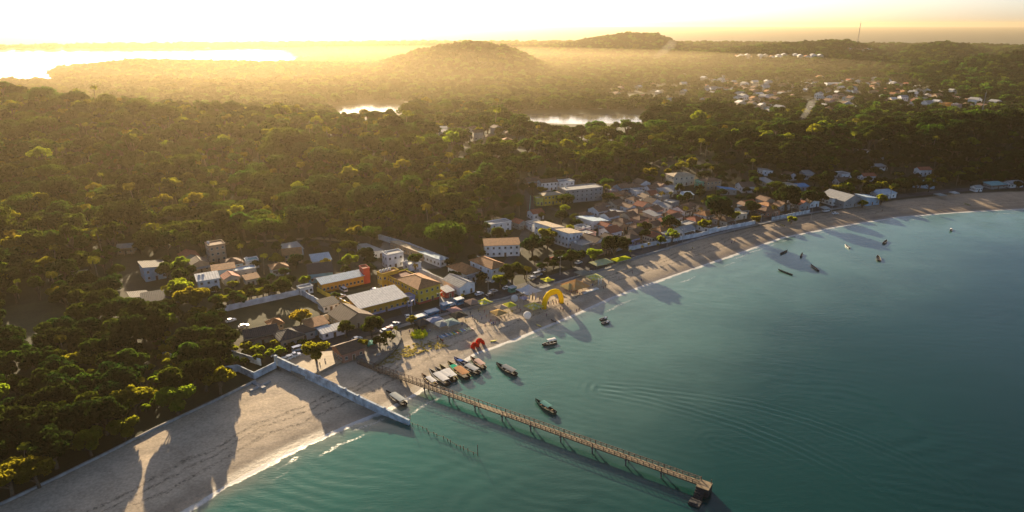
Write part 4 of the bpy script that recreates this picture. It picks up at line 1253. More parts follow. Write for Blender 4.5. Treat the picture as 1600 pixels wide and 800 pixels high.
ROADW = [np.array([G(*p).to_2d() for p in ROAD_PX]), np.array([G(*p).to_2d() for p in ((697, 482), (700, 455), (660, 425), (635, 410), (600, 395))]),
         np.array([G(*p).to_2d() for p in ((800, 452), (785, 425), (812, 385), (830, 340), (828, 312))])]
SIGHT = W([(185, 405), (250, 405), (262, 440), (262, 500), (240, 500), (185, 490)])
def lane(px, width, length):
    p = G(*px); d = (math.sin(SUN_AZ), math.cos(SUN_AZ))
    return p.x, p.y, d[0], d[1], width, length
LANES = [lane((233, 705), 3.6, 80), lane((385, 645), 5.0, 60), lane((450, 630), 6.0, 42)]
def in_lane(x, y):
    o = np.zeros(len(x), bool)
    for lx, ly, dx, dy, w_, l_ in LANES:
        al = (x - lx) * dx + (y - ly) * dy; pe = np.abs((x - lx) * dy - (y - ly) * dx)
        o |= (al > 0) & (al < l_) & (pe < w_ + 2)
    return o
# 1: the woods from the beach to the ridge
x, y = scatter(120, 1000, -44, 42, 4.2)
z, sd = hgt(x, y, True); ib = sdist(x, y, INNER)
ok = (ib > 3.5) & (z > 0.5) & (y > 100) & ~in_lane(x, y)
vl = in_poly(x, y, VILLAGE)
for poly in (LOT, COURT, FIELD, DIRT, PATHR, SIGHT):
    ok &= ~in_poly(x, y, poly)
for rw in ROADW: ok &= pdist(x, y, rw) > 6.5
ok &= ~(vl & (rng.uniform(0, 1, len(x)) > 0.45))
px_ = pxc(x, y, z); 
ridge_gap = in_poly(px_, pyc(x, y, z), [(660, 200), (700, 186), (800, 192), (842, 225), (800, 262), (690, 256)]) & (rng.uniform(0, 1, len(x)) > 0.14)
ok &= ~ridge_gap
ok0 = ok; px_ = px_[ok]
x, y, z, vl = x[ok], y[ok], z[ok], vl[ok]
pond_view = ((px_ > 815) & (px_ < 1010) & (y > 690)) | ((px_ > 520) & (px_ < 640) & (y > 695))

x, y, z, vl = x[~pond_view], y[~pond_view], z[~pond_view], vl[~pond_view]
# the belt right behind the sea wall stands closer
xb, yb = scatter(120, 330, -48, -17, 2.2)
ibb = sdist(xb, yb, INNER); qb = pxc(xb, yb, 2.0)
kb = ~in_lane(xb, yb) & (ibb > 6) & (ibb < 24) & (qb < 330) & ~((qb > 226) & (qb < 252))
xb, yb = xb[kb], yb[kb]; zb = hgt(xb, yb)
x, y, z, vl = np.concatenate([xb, x]), np.concatenate([yb, y]), np.concatenate([zb, z]), np.concatenate([np.zeros(len(xb), bool), vl])
k = foot_ok(x, y, 2.2); x, y, z, vl = x[k], y[k], z[k], vl[k]
dm_ = np.where((sdist(x, y, INNER) < 24) & (x < -70) & (y < 260), 5.2, 6.3)
k = thin(x, y, 5.9); dm_ = dm_[k]; x, y, z, vl = x[k], y[k], z[k], vl[k]
dist = np.hypot(x, y)
order = np.argsort(dist)
N_IND = 170
ind = order[:N_IND]; rest = order[N_IND:]
for i in ind:
    left = x[i] < -70
    u_ = rng.uniform()
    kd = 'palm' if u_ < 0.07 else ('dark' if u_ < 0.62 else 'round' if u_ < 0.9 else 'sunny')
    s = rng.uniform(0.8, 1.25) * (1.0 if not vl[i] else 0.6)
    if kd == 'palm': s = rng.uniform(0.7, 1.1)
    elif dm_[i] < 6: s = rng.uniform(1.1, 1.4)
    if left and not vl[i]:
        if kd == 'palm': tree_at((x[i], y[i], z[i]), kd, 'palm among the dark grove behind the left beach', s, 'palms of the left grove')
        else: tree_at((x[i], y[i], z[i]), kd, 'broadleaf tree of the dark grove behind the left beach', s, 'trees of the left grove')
    else:
        if kd == 'palm': tree_at((x[i], y[i], z[i]), kd, 'palm growing between the village houses', s, 'palms between the village houses')
        else: tree_at((x[i], y[i], z[i]), kd, 'garden tree growing between the village houses', s, 'trees between the village houses')

# low undergrowth along the sunny gaps
xu, yu = scatter(120, 330, -48, -14, 3.0)
ku = in_lane(xu, yu) & (sdist(xu, yu, INNER) > 9) & ~in_poly(xu, yu, LOT) & ~in_poly(xu, yu, DIRT); xu, yu = xu[ku], yu[ku]
ku = foot_ok(xu, yu, 0.5); xu, yu = xu[ku], yu[ku]
ku = thin(xu, yu, 3.2); xu, yu = xu[ku], yu[ku]
for a_, b_ in list(zip(xu, yu))[:70]:
    tree_at((a_, b_, H1(a_, b_)), 'bush', 'low shrub in the gaps of the dark left grove', rng.uniform(0.8, 1.5), 'shrubs in the gaps of the left grove')

# instanced woods: one object, prototypes kept out of the scene
def proto_coll(name, items):
    col_ = bpy.data.collections.new(name)
    for i, (crown, trunk) in enumerate(items):
        a, b_ = crown.copy(), trunk
        bm = bmesh.new(); bm.from_mesh(a)
        nfc = len(bm.faces)
        bm.from_mesh(b_)
        bm.faces.ensure_lookup_table()
        for f in bm.faces[nfc:]: f.material_index = 1
        bm.to_mesh(a); bm.free()
        a.materials.append(b_.materials[0])
        col_.objects.link(bpy.data.objects.new('%s_%02d' % (name, i), a))
    return col_

def gn_forest(name, label, xyz, idx, scl, coll, kind='stuff'):
    me = bpy.data.meshes.new(name)
    me.vertices.add(len(xyz)); me.vertices.foreach_set('co', np.asarray(xyz, np.float32).ravel())
    attr(me, 'idx', idx, 'INT'); attr(me, 'rot', rng.uniform(0, 6.28, len(xyz))); attr(me, 'scl', scl)
    me.update()
    o = obj(name, me); tag(o, label, None, None, kind)
    ng = bpy.data.node_groups.new(name, 'GeometryNodeTree')
    ng.interface.new_socket('Geometry', in_out='INPUT', socket_type='NodeSocketGeometry')
    ng.interface.new_socket('Geometry', in_out='OUTPUT', socket_type='NodeSocketGeometry')
    n = ng.nodes; l = ng.links
    gi = n.new('NodeGroupInput'); go = n.new('NodeGroupOutput')
    ci = n.new('GeometryNodeCollectionInfo'); ci.inputs['Collection'].default_value = coll
    ci.inputs['Separate Children'].default_value = True; ci.inputs['Reset Children'].default_value = True
    ip = n.new('GeometryNodeInstanceOnPoints'); ip.inputs['Pick Instance'].default_value = True
    def na(nm, t):
        q = n.new('GeometryNodeInputNamedAttribute'); q.data_type = t; q.inputs['Name'].default_value = nm
        return [s_ for s_ in q.outputs if s_.enabled and s_.name == 'Attribute'][0]
    cx = n.new('ShaderNodeCombineXYZ'); l.new(na('rot', 'FLOAT'), cx.inputs['Z'])
    er = n.new('FunctionNodeEulerToRotation'); l.new(cx.outputs[0], er.inputs[0])
    cs = n.new('ShaderNodeCombineXYZ')
    sc = na('scl', 'FLOAT')
    for k_ in 'XYZ': l.new(sc, cs.inputs[k_])
    l.new(gi.outputs[0], ip.inputs['Points']); l.new(ci.outputs[0], ip.inputs['Instance'])
    l.new(na('idx', 'INT'), ip.inputs['Instance Index']); l.new(er.outputs[0], ip.inputs['Rotation']); l.new(cs.outputs[0], ip.inputs['Scale'])
    l.new(ip.outputs[0], go.inputs[0])
    md = o.modifiers.new('scatter', 'NODES'); md.node_group = ng
    return o

near_items = PROTO['round'] + PROTO['dark'] + PROTO['sunny'] + PROTO['umbrella'] + PROTO['tall'] + PROTO['palm'][:2] + PROTO['sparse'] + PROTO['broad']
pc = proto_coll('forest_kind', near_items)
wts = np.array([1.5] * 3 + [1.3] * 3 + [0.7] * 2 + [0.9] * 2 + [0.7] * 2 + [0.9] * 2 + [0.6] * 2 + [0.6] * 2); wts /= wts.sum()
xr, yr, zr = x[rest], y[rest], z[rest]
idx = rng.choice(len(near_items), len(xr), p=wts)
idx = np.where((rng.uniform(0, 1, len(xr)) < 0.5) & (xr > 150), rng.integers(3, 6, len(xr)), idx)
scl = np.clip(np.exp(rng.normal(0.02, 0.3, len(xr))), 0.5, 1.9) * np.where(vl[rest], 0.7, 1.0) * (1 + 0.25 * vnoise(xr, yr, 35, 2))
gn_forest('forest', 'dense green forest covering the hillside behind the village', np.stack([xr, yr, zr - 0.2], 1), idx, scl, pc)

# 2: the valley and the far hills, simpler trees
def simple_tree(seed, Rr, Ht, nl, leaf, mat):
    g = np.random.default_rng(seed); nb = 9
    cs = np.stack([g.normal(0, 0.42 * Rr, nb), g.normal(0, 0.42 * Rr, nb), g.uniform(0.35, 0.78, nb) * Ht], 1)
    co, lv = leaf_arrays(cs, g.uniform(0.35, 0.55, nb) * Rr, nl, leaf, seed, shell=(0.6, 1.0))
    crown = quads_mesh('crown', co, lv, mat)
    mb = MB(); mb.tube([(0, 0, -1), (0, 0, Ht * 0.5)], [0.4, 0.25], 5)
    return crown, mb.mesh('trunk', M_bark)
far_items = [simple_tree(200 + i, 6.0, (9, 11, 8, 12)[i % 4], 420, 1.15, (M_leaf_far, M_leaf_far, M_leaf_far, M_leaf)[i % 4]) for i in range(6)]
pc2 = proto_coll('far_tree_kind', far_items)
X2, Y2, S2 = [], [], []
for r0, r1, sp in ((800, 1300, 10.5), (1300, 2100, 12.5), (2100, 3300, 17.0), (3300, 4400, 25.0)):
    x2, y2 = scatter(r0, r1, -41, 40, sp)
    X2.append(x2); Y2.append(y2); S2.append(np.full(len(x2), 1.0 + (sp - 9) * 0.055))
x2, y2, s2 = np.concatenate(X2), np.concatenate(Y2), np.concatenate(S2)
z2 = hgt(x2, y2)
k = (z2 > 0.6) & (y2 > 820)
tp = in_poly(pxc(x2, y2, z2), pyc(x2, y2, z2), TOWN)
k &= ~(tp & (rng.uniform(0, 1, len(x2)) > 0.55))
dr = np.array([G(*p).to_2d() for p in ((985, 150), (1050, 158), (1110, 172), (1150, 186), (1185, 196))])
k &= pdist(x2, y2, dr) > 14
for (cx_, cy2, rx, ry) in ((-214, 1033, 60, 75), (92, 925, 92, 62)):
    k &= ((x2 - cx_) / rx) ** 2 + ((y2 - cy2) / ry) ** 2 > 1.5
q2 = pxc(x2, y2, 2.0)
k &= ~(((q2 > 815) & (q2 < 1010) & (y2 < 925)) | ((q2 > 520) & (q2 < 630) & (y2 < 1033)))
k &= ~((vnoise(x2, y2, 90, 7) > 0.55) & (y2 < 1700) & (z2 < 8) & (q2 > 950))
x2, y2, z2, s2, tp = x2[k], y2[k], z2[k], s2[k], tp[k]
k = foot_ok(x2, y2, 3.0); x2, y2, z2, s2, tp = x2[k], y2[k], z2[k], s2[k], tp[k]
s2 = s2 * rng.uniform(0.7, 1.35, len(x2)) * np.where(tp, 0.75, 1.0)
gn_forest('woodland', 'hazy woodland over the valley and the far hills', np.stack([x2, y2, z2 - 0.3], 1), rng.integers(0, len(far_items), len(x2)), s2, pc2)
print('forest', len(xr), 'woodland', len(x2), 'foot', len(FOOT))

# ------------------------------------------------------------------ haze
mb = MB(); mb.box((0, 15500, 81), (62000, 36000, 172))
hz = obj('haze', mb.mesh('haze', []))
m = bpy.data.materials.new('haze_air'); m.use_nodes = True
m.node_tree.nodes.clear()
ho = m.node_tree.nodes.new('ShaderNodeOutputMaterial'); hv_ = m.node_tree.nodes.new('ShaderNodeVolumePrincipled')
hv_.inputs['Color'].default_value = (0.74, 0.6, 0.38, 1)
hv_.inputs['Density'].default_value = HAZE_DENSITY
hv_.inputs['Anisotropy'].default_value = HAZE_G
m.node_tree.links.new(hv_.outputs[0], ho.inputs['Volume'])
hz.data.materials.append(m)
tag(hz, 'golden morning haze filling the air over the land', None, None, 'stuff')

# low bank of morning mist lying on the flat valley behind the ridge
mb = MB(); nu, nv = 40, 14; rows = []
for j in range(nv + 1):
    e = j / nv; row = []
    for i in range(nu):
        a = 2 * math.pi * i / nu; wob = 1 + 0.07 * math.sin(3 * a + 1) + 0.05 * math.sin(5 * a)
        row.append((-250 + 1450 * e * wob * math.cos(a), 1800 + 1110 * e * wob * math.sin(a), -3 + 68 * (1 - e ** 2)))
    rows.append(row)
for j in range(nv):
    for i in range(nu):
        k_ = (i + 1) % nu
        if j == 0: mb.quad([rows[0][0], rows[1][i], rows[1][k_]])
        else: mb.quad([rows[j][i], rows[j + 1][i], rows[j + 1][k_], rows[j][k_]])
for i in range(nu):
    k_ = (i + 1) % nu
    a, b_ = rows[nv][i], rows[nv][k_]
    mb.quad([(a[0], a[1], -4.2), (b_[0], b_[1], -4.2), b_, a])
mb.quad([(p[0], p[1], -4.2) for p in rows[nv]][::-1])
m = bpy.data.materials.new('valley_mist_air'); m.use_nodes = True
m.node_tree.nodes.clear()
ho = m.node_tree.nodes.new('ShaderNodeOutputMaterial'); hv_ = m.node_tree.nodes.new('ShaderNodeVolumePrincipled')
hv_.inputs['Color'].default_value = (0.64, 0.52, 0.31, 1); hv_.inputs['Density'].default_value = 0.00034; hv_.inputs['Anisotropy'].default_value = 0.42
m.node_tree.links.new(hv_.outputs[0], ho.inputs['Volume'])
mist_me = mb.mesh('mist', m, True, fix=False)
bm = bmesh.new(); bm.from_mesh(mist_me); bmesh.ops.remove_doubles(bm, verts=bm.verts, dist=0.05); bmesh.ops.recalc_face_normals(bm, faces=bm.faces); bm.to_mesh(mist_me); bm.free()
tag(obj('mist', mist_me), 'bright mist lying in the valley behind the ridge', None, None, 'stuff')

# ------------------------------------------------------------------ walls
def wall_thing(name, label, px, height, thick, mat, cat='wall', h1=None, base=None, piers=0, group=None, lo=0.6):
    pts = [G(*p) for p in px]
    mb = MB(); n = len(pts); tot = sum((pts[i + 1] - pts[i]).length for i in range(n - 1)); run = 0
    org = pts[0].copy()
    for a, b_ in zip(pts[:-1], pts[1:]):
        L_ = (b_ - a).to_2d().length; k = max(1, int(L_ / 5)); ang = math.atan2(b_.y - a.y, b_.x - a.x)
        for i in range(k):
            p0, p1 = a.lerp(b_, i / k), a.lerp(b_, (i + 1) / k)
            f0 = (run + L_ * i / k) / tot; f1 = (run + L_ * (i + 1) / k) / tot
            z0, z1 = H1(p0.x, p0.y), H1(p1.x, p1.y)
            e = h1 if h1 is not None else height
            t0 = (base if base is not None else z0) + height + (e - height) * f0; t1 = (base if base is not None else z1) + height + (e - height) * f1
            nrm = Vector((-math.sin(ang), math.cos(ang), 0)) * thick / 2
            q = []
            for (p, zb, zt) in ((p0, z0 - lo, t0), (p1, z1 - lo, t1)):
                for s_ in (-1, 1):
                    for zz in (zb, zt):
                        v_ = p + nrm * s_ - org; q.append((v_.x, v_.y, zz - org.z))
            # q: 0 a-lo 1 a-hi(-) 2 a+lo 3 a+hi 4.. same at b
            mb.quad([q[0], q[4], q[5], q[1]]); mb.quad([q[2], q[3], q[7], q[6]]); mb.quad([q[1], q[5], q[7], q[3]])
            if i == 0: mb.quad([q[0], q[1], q[3], q[2]])
            if i == k - 1: mb.quad([q[4], q[6], q[7], q[5]])
            # coping, slightly proud
            mid = (p0 + p1) / 2 - org; dz = (t0 + t1) / 2 - org.z
            if piers and i % piers == 0:
                mb.box((p0.x - org.x, p0.y - org.y, (z0 + t0) / 2 - org.z + 0.05), (thick + 0.2, thick + 0.2, t0 - z0 + 0.3), 0, ang)
        run += L_
    o = obj(name, mb.mesh(name, mat, fix=True), None, org)
    return tag(o, label, cat, group)

M_bluewall = grainy('pale_blue_plaster', (0.5, 0.55, 0.57), 0.5, 0.45, 0.9, 0.25, 3)
wall_thing('jetty_wall', 'long pale blue concrete wall running down the beach into the sea', [(432, 570), (500, 601), (560, 630), (600, 648), (640, 664)], 3.6, 0.7, M_bluewall, h1=2.6, piers=2, lo=1.5)
wall_thing('garden_wall', 'zigzag white wall where the woods meet the beach', [(340, 584), (372, 580), (398, 592), (418, 582), (432, 575)], 2.6, 0.35, M_bluewall)
wall_thing('garden_wall', 'sloping pale wall beside the long dark-roofed house', [(330, 545), (365, 558), (408, 571)], 2.6, 0.35, M_bluewall)
wall_thing('garden_wall', 'pale wall in the shade of the left grove', [(255, 556), (285, 568), (308, 580)], 2.2, 0.35, M_bluewall)
wall_thing('garden_wall', 'long white wall in front of the clipped tree row', [(340, 490), (380, 480), (425, 470), (470, 460), (500, 477)], 2.6, 0.3, M_whitewall, piers=1)
wall_thing('sea_wall', 'thin pale concrete sea wall edging the left beach', [(-60, 820), (0, 790), (90, 747), (170, 708), (240, 672), (330, 630), (400, 596)], 0.75, 0.5, M_conc, lo=0.8)
wall_thing('yard_wall', 'long white wall at the back of the parking yard', [(592, 374), (640, 388), (700, 412)], 3.2, 0.3, M_whitewall, piers=2)
wall_thing('yard_wall', 'pale wall between the parked cars and the orange-roofed bungalow', [(655, 428), (690, 443), (720, 455)], 2.8, 0.3, M_whitewall)
wall_thing('courtyard_wall', 'yellow wall closing the courtyard on the lane side', [(496, 455), (512, 464), (548, 481)], 2.0, 0.3, paint(WALLS['yellow']))
wall_thing('lane_wall', 'golden-topped wall of the brown-roofed yard', [(505, 502), (552, 486)], 2.6, 0.4, paint(WALLS['cream']))
wall_thing('seafront_wall', 'white seafront wall with pillars under the palms', [(983, 392), (1000, 388), (1060, 376), (1088, 371), (1126, 361), (1180, 350)], 2.4, 0.3, M_whitewall, piers=1)
wall_thing('seafront_wall', 'pale blue end of the seafront wall at the bend', [(1206, 345), (1240, 338), (1265, 333)], 2.4, 0.3, M_bluewall, piers=1)
wall_thing('teal_wall', 'teal painted wall beside the bright yellow house', [(827, 335), (829, 312)], 3.0, 0.3, paint((0.1, 0.32, 0.3)))
wall_thing('beach_kerb', 'low kerb between the beach and the road by the tents', [(735, 478), (790, 467), (850, 451), (900, 434), (925, 424)], 0.6, 0.5, M_conc)
wall_thing('beach_kerb', 'kerb of the planted bed along the seafront pavement', [(965, 412), (1003, 400), (1045, 389)], 0.7, 0.5, M_conc)
wall_thing('white_slope_wall', 'crooked white retaining wall on the dark hillside', [(1350, 240), (1366, 238), (1380, 250)], 1.8, 0.4, M_whitewall)

# plaza at the head of the pier: raised slab
def slab(name, px, top, mat, lo=1.5, cap=None):
    pts = [P0(p[0], p[1], top) for p in px]
    mb = MB(); n = len(pts)
    mb.quad([(x_, y_, top) for x_, y_ in pts])
    for i in range(n):
        (x0, y0), (x1, y1) = pts[i], pts[(i + 1) % n]
        mb.quad([(x0, y0, top - lo), (x1, y1, top - lo), (x1, y1, top), (x0, y0, top)])
    o = obj(name, mb.mesh(name, mat)); return tag(o, kind='structure')
slab('plaza_pavement', [(548, 552), (580, 570), (598, 559), (612, 548), (622, 538), (627, 528), (625, 519), (616, 514), (600, 519), (565, 536)], 3.2, grainy('plaza_setts', (0.17, 0.155, 0.13), 0.35, 0.5, 0.9, 0.3, 5), 2.2)
slab('pier_forecourt', [(440, 568), (470, 590), (500, 580), (540, 560), (520, 548), (470, 552)], 3.0, grainy('packed_sand', (0.34, 0.27, 0.19), 0.25, 0.4), 1.4)

# ------------------------------------------------------------------ the pier
M_deck = grainy('pier_deck_timber', (0.22, 0.165, 0.1), 0.45, 0.8, 0.85, 0.3, 5)
M_landing = grainy('wet_dark_concrete', (0.045, 0.042, 0.04), 0.4, 0.8, 0.7)  # much darker than the rest of the pier concrete
M_pile = grainy('pier_pile_concrete', (0.12, 0.11, 0.1), 0.4, 0.8, 0.9, 0.2, 5)
pa, pb = Vector((*P0(561, 566, 2.2), 0)), Vector((*P0(1094, 754, 2.2), 0))
pl = (pb - pa).length; pang = math.atan2(pb.y - pa.y, pb.x - pa.x)
pier = thing('pier', 'long narrow timber pier with railings reaching out into the bay', 'pier', (pa.x, pa.y, -1.1), pang)
NS = 12; SPAN = pl / NS
mb_pile = MB(); mb_pile.tube([(0, 0, -4.5), (0, 0, 2.75)], [0.26, 0.22], 8); pile_me = mb_pile.mesh('pile', M_pile, True)
mb = MB(); mb.box((0, 0, 2.85), (0.5, 2.9, 0.35)); cap_me = mb.mesh('cap_beam', M_pile)
mb = MB(); mb.box((0, 0, -1.6), (0.3, 2.2, 0.2)); 
mb = MB()
nb_ = int(SPAN / 0.9)
for i in range(nb_):                                   # boards of one span, gaps between them
    w_ = SPAN / nb_
    mb.box(((i + 0.5) * w_, 0, 3.2 + random.uniform(-0.015, 0.015)), (w_ - 0.05, 2.0, 0.12))
deck_me = mb.mesh('deck', M_deck)
mb = MB()
for y_ in (-0.9, 0.9): mb.box((SPAN / 2, y_, 2.98 + 0.08), (SPAN, 0.22, 0.28))
beam_me = mb.mesh('beam', M_rust)
def railing_mesh(full):
    mb = MB(); n_ = 6; s_ = SPAN / n_
    for i in range(n_ + 1):
        mb.box((min(max(i * s_, 0.06), SPAN - 0.06), 0, 3.26 + 0.55), (0.15, 0.12, 1.12))
    mb.box((SPAN / 2, 0, 4.36), (SPAN, 0.12, 0.12))
    if full:
        mb.box((SPAN / 2, 0, 3.82), (SPAN, 0.09, 0.1))
        for i in range(n_): mb.tube([(i * s_ + 0.08, 0, 3.3), ((i + 1) * s_ - 0.08, 0, 4.3)], 0.035, 4)
    return mb.mesh('railing', M_rust)
rail_f, rail_p = railing_mesh(True), railing_mesh(False)
for i in range(NS):
    obj('deck', deck_me, pier, (i * SPAN, 0, 0)); obj('beam', beam_me, pier, (i * SPAN, 0, 0))
    for y_, rm_ in ((1.0, rail_f if i not in (5,) else rail_p), (-1.0, rail_f if i < 3 else rail_p)):
        if i == 5 and y_ < 0: continue
        obj('railing', rm_, pier, (i * SPAN, y_, 0))
    if i:
        obj('cap_beam', cap_me, pier, (i * SPAN, 0, 0))
        for y_ in (-1.0, 1.0): obj('pile', pile_me, pier, (i * SPAN, y_, 0))
# pier head: landing stage with steps
mb = MB(); mb.box((0, 0, 1.6), (3.4, 3.6, 3.5)); head = obj('pier_head', mb.mesh('pier_head', M_landing), pier, (pl + 1.3, -0.6, 0))
mb = MB(); mb.box((0, 0, 0), (3.5, 3.7, 0.2)); obj('head_slab', mb.mesh('head_slab', M_deck), head, (0, 0, 3.46))
mb = MB()
for i in range(6): mb.box((0, -i * 0.55, 2.6 - i * 0.4), (2.4, 0.6, 0.4))
obj('steps', mb.mesh('steps', M_landing), head, (-0.5, -2.0, 0))
mb = MB(); mb.box((0, 0, 0.25), (3.0, 2.6, 2.2)); obj('landing', mb.mesh('landing', M_landing), head, (-0.4, -5.8, 0.3))
mb = MB(); mb.box((0, 0, 0.75), (1.9, 0.9, 0.14)); obj('landing_slab', mb.mesh('landing_slab', M_landing), head, (-0.8, -6.3, 1.0))
for dx_ in (-1.4, 1.4):
    mb = MB(); mb.tube([(0, 0, 3.4), (0, 0, 4.7)], 0.1, 6); obj('bollard', mb.mesh('bollard', M_rust), head, (dx_, 1.5, 0))

# fence of stakes beyond the jetty wall
s0, s1 = Vector((*P0(640, 661, 0.0), 0)), Vector((*P0(746, 713, 0.0), 0))
fence = thing('stake_fence', 'crooked line of thin stakes continuing the wall into the sea', 'fence', (s0.x, s0.y, 0))
nst = 17; tops = []
for i in range(nst):
    p = s0.lerp(s1, i / (nst - 1)) - s0 + Vector((random.uniform(-.5, .5), random.uniform(-.5, .5), 0)); h_ = 3.6 if i in (0, nst - 1) else random.uniform(0.7, 1.5)
    mb = MB(); mb.tube([(0, 0, -3), (random.uniform(-.15, .15), random.uniform(-.15, .15), h_)], [0.13, 0.1], 6)
    obj('stake', mb.mesh('stake', M_rust), fence, p); tops.append(p + Vector((0, 0, min(h_, 1.0) - 0.25)))
mb = MB(); mb.tube(tops, 0.045, 4); obj('rope', mb.mesh('rope', M_rust), fence)

# little stepped drain slab on the left beach
d0 = G(404, 603)
dr_ = thing('drain_slab', 'white cross-shaped concrete drain on the sand below the zigzag wall', 'drain', d0, R(-35))
mb = MB(); mb.box((0, 0, 0.15), (6.5, 1.3, 0.9)); obj('slab', mb.mesh('slab', M_conc), dr_)
mb = MB(); mb.box((0, 0, 0.2), (0.9, 8.0, 0.6)); obj('pipe_cover', mb.mesh('pipe_cover', M_conc), dr_, (1.0, 0, 0.1))

# benches, planters and young trees on the plaza
def bench(label, px, ang):
    x_, y_ = P0(*px, 3.2); root = thing('park_bench', label, 'bench', (x_, y_, 3.2), R(ang), 'plaza benches')
    mb = MB(); mb.box((0, 0, 0.45), (1.8, 0.5, 0.08)); obj('seat', mb.mesh('seat', M_conc), root)
    mb = MB(); mb.box((0, 0.24, 0.75), (1.8, 0.07, 0.45)); obj('backrest', mb.mesh('backrest', M_conc), root)
    for sx in (-0.7, 0.7):
        mb = MB(); mb.box((sx, 0, 0.2), (0.14, 0.44, 0.42)); obj('leg', mb.mesh('leg', M_darkconc), root)
for i, (px, py) in enumerate(((586, 538), (600, 528), (614, 521), (592, 556), (608, 545))):
    bench(('bench at the upper edge of the plaza near the leafy tree', 'bench in the middle of the upper plaza edge', 'bench near the rounded end of the plaza', 'bench on the seaward edge near the pier', 'bench on the seaward edge of the plaza')[i], (px, py), 40)
for i, (px, py, k_, s_) in enumerate(((594, 546, 'round', 0.6), (604, 533, 'sunny', 0.5), (620, 524, 'palm', 0.55), (612, 532, 'bush', 0.9), (566, 548, 'sunny', 0.55), (602, 550, 'palm', 0.5))):
    x_, y_ = P0(px, py, 3.2)
    tree_at((x_, y_, 3.2), k_, ('young tree in the middle of the plaza', 'small bright tree at the upper plaza edge', 'short palm at the rounded end of the plaza', 'low shrub on the plaza near its rounded end', 'bright young tree by the pavilion', 'short palm on the seaward plaza edge')[i], s_)
for i, (px, py) in enumerate(((560, 571), (575, 568))):
    pass

# ------------------------------------------------------------------ boats
def hull_mesh(Lb, Wb, hb, mats):
    st = [0, 0.12, 0.3, 0.5, 0.68, 0.82, 0.92, 1.0]
    mb = MB(); rows = []; inner = []
    for t in st:
        w_ = Wb / 2 * (0.82 + 0.18 * math.sin(min(t / 0.4, 1) * math.pi / 2)) * max(1 - max((t - 0.45) / 0.55, 0) ** 2.2, 0.03)
        sh = hb * (1 + 0.15 * (1 - t) ** 2 + 0.75 * max((t - 0.4) / 0.6, 0) ** 2)
        ke = -0.28 + 0.5 * max((t - 0.7) / 0.3, 0) ** 2
        x_ = (t - 0.5) * Lb + (0.06 * Lb * max((t - 0.8) / 0.2, 0))
        rows.append([(x_, -w_, sh), (x_, -w_ * 0.86, sh * 0.35), (x_, -w_ * 0.45, ke), (x_, w_ * 0.45, ke), (x_, w_ * 0.86, sh * 0.35), (x_, w_, sh)])
        wi = max(w_ - 0.1, 0.015); fl = max(0.22, ke + 0.25)
        inner.append([(x_, -wi, sh), (x_, -wi * 0.85, fl), (x_, wi * 0.85, fl), (x_, wi, sh)])
    for a, b_ in zip(rows[:-1], rows[1:]):
        for k_ in range(5): mb.quad([a[k_], b_[k_], b_[k_ + 1], a[k_ + 1]], 0)
    for a, b_ in zip(inner[:-1], inner[1:]):
        for k_ in range(3): mb.quad([a[k_ + 1], b_[k_ + 1], b_[k_], a[k_]], 1)
    for (r, n_) in zip(zip(rows[:-1], rows[1:]), zip(inner[:-1], inner[1:])):
        mb.quad([r[0][0], n_[0][0], n_[1][0], r[1][0]], 2); mb.quad([r[0][5], r[1][5], n_[1][3], n_[0][3]], 2)
    mb.quad(rows[0][::-1], 0); mb.quad([inner[0][0], inner[0][1], inner[0][2], inner[0][3]], 1); mb.quad([rows[0][0], rows[0][5], inner[0][3], inner[0][0]], 2)
    return mb.mesh('hull', mats, fix=False)

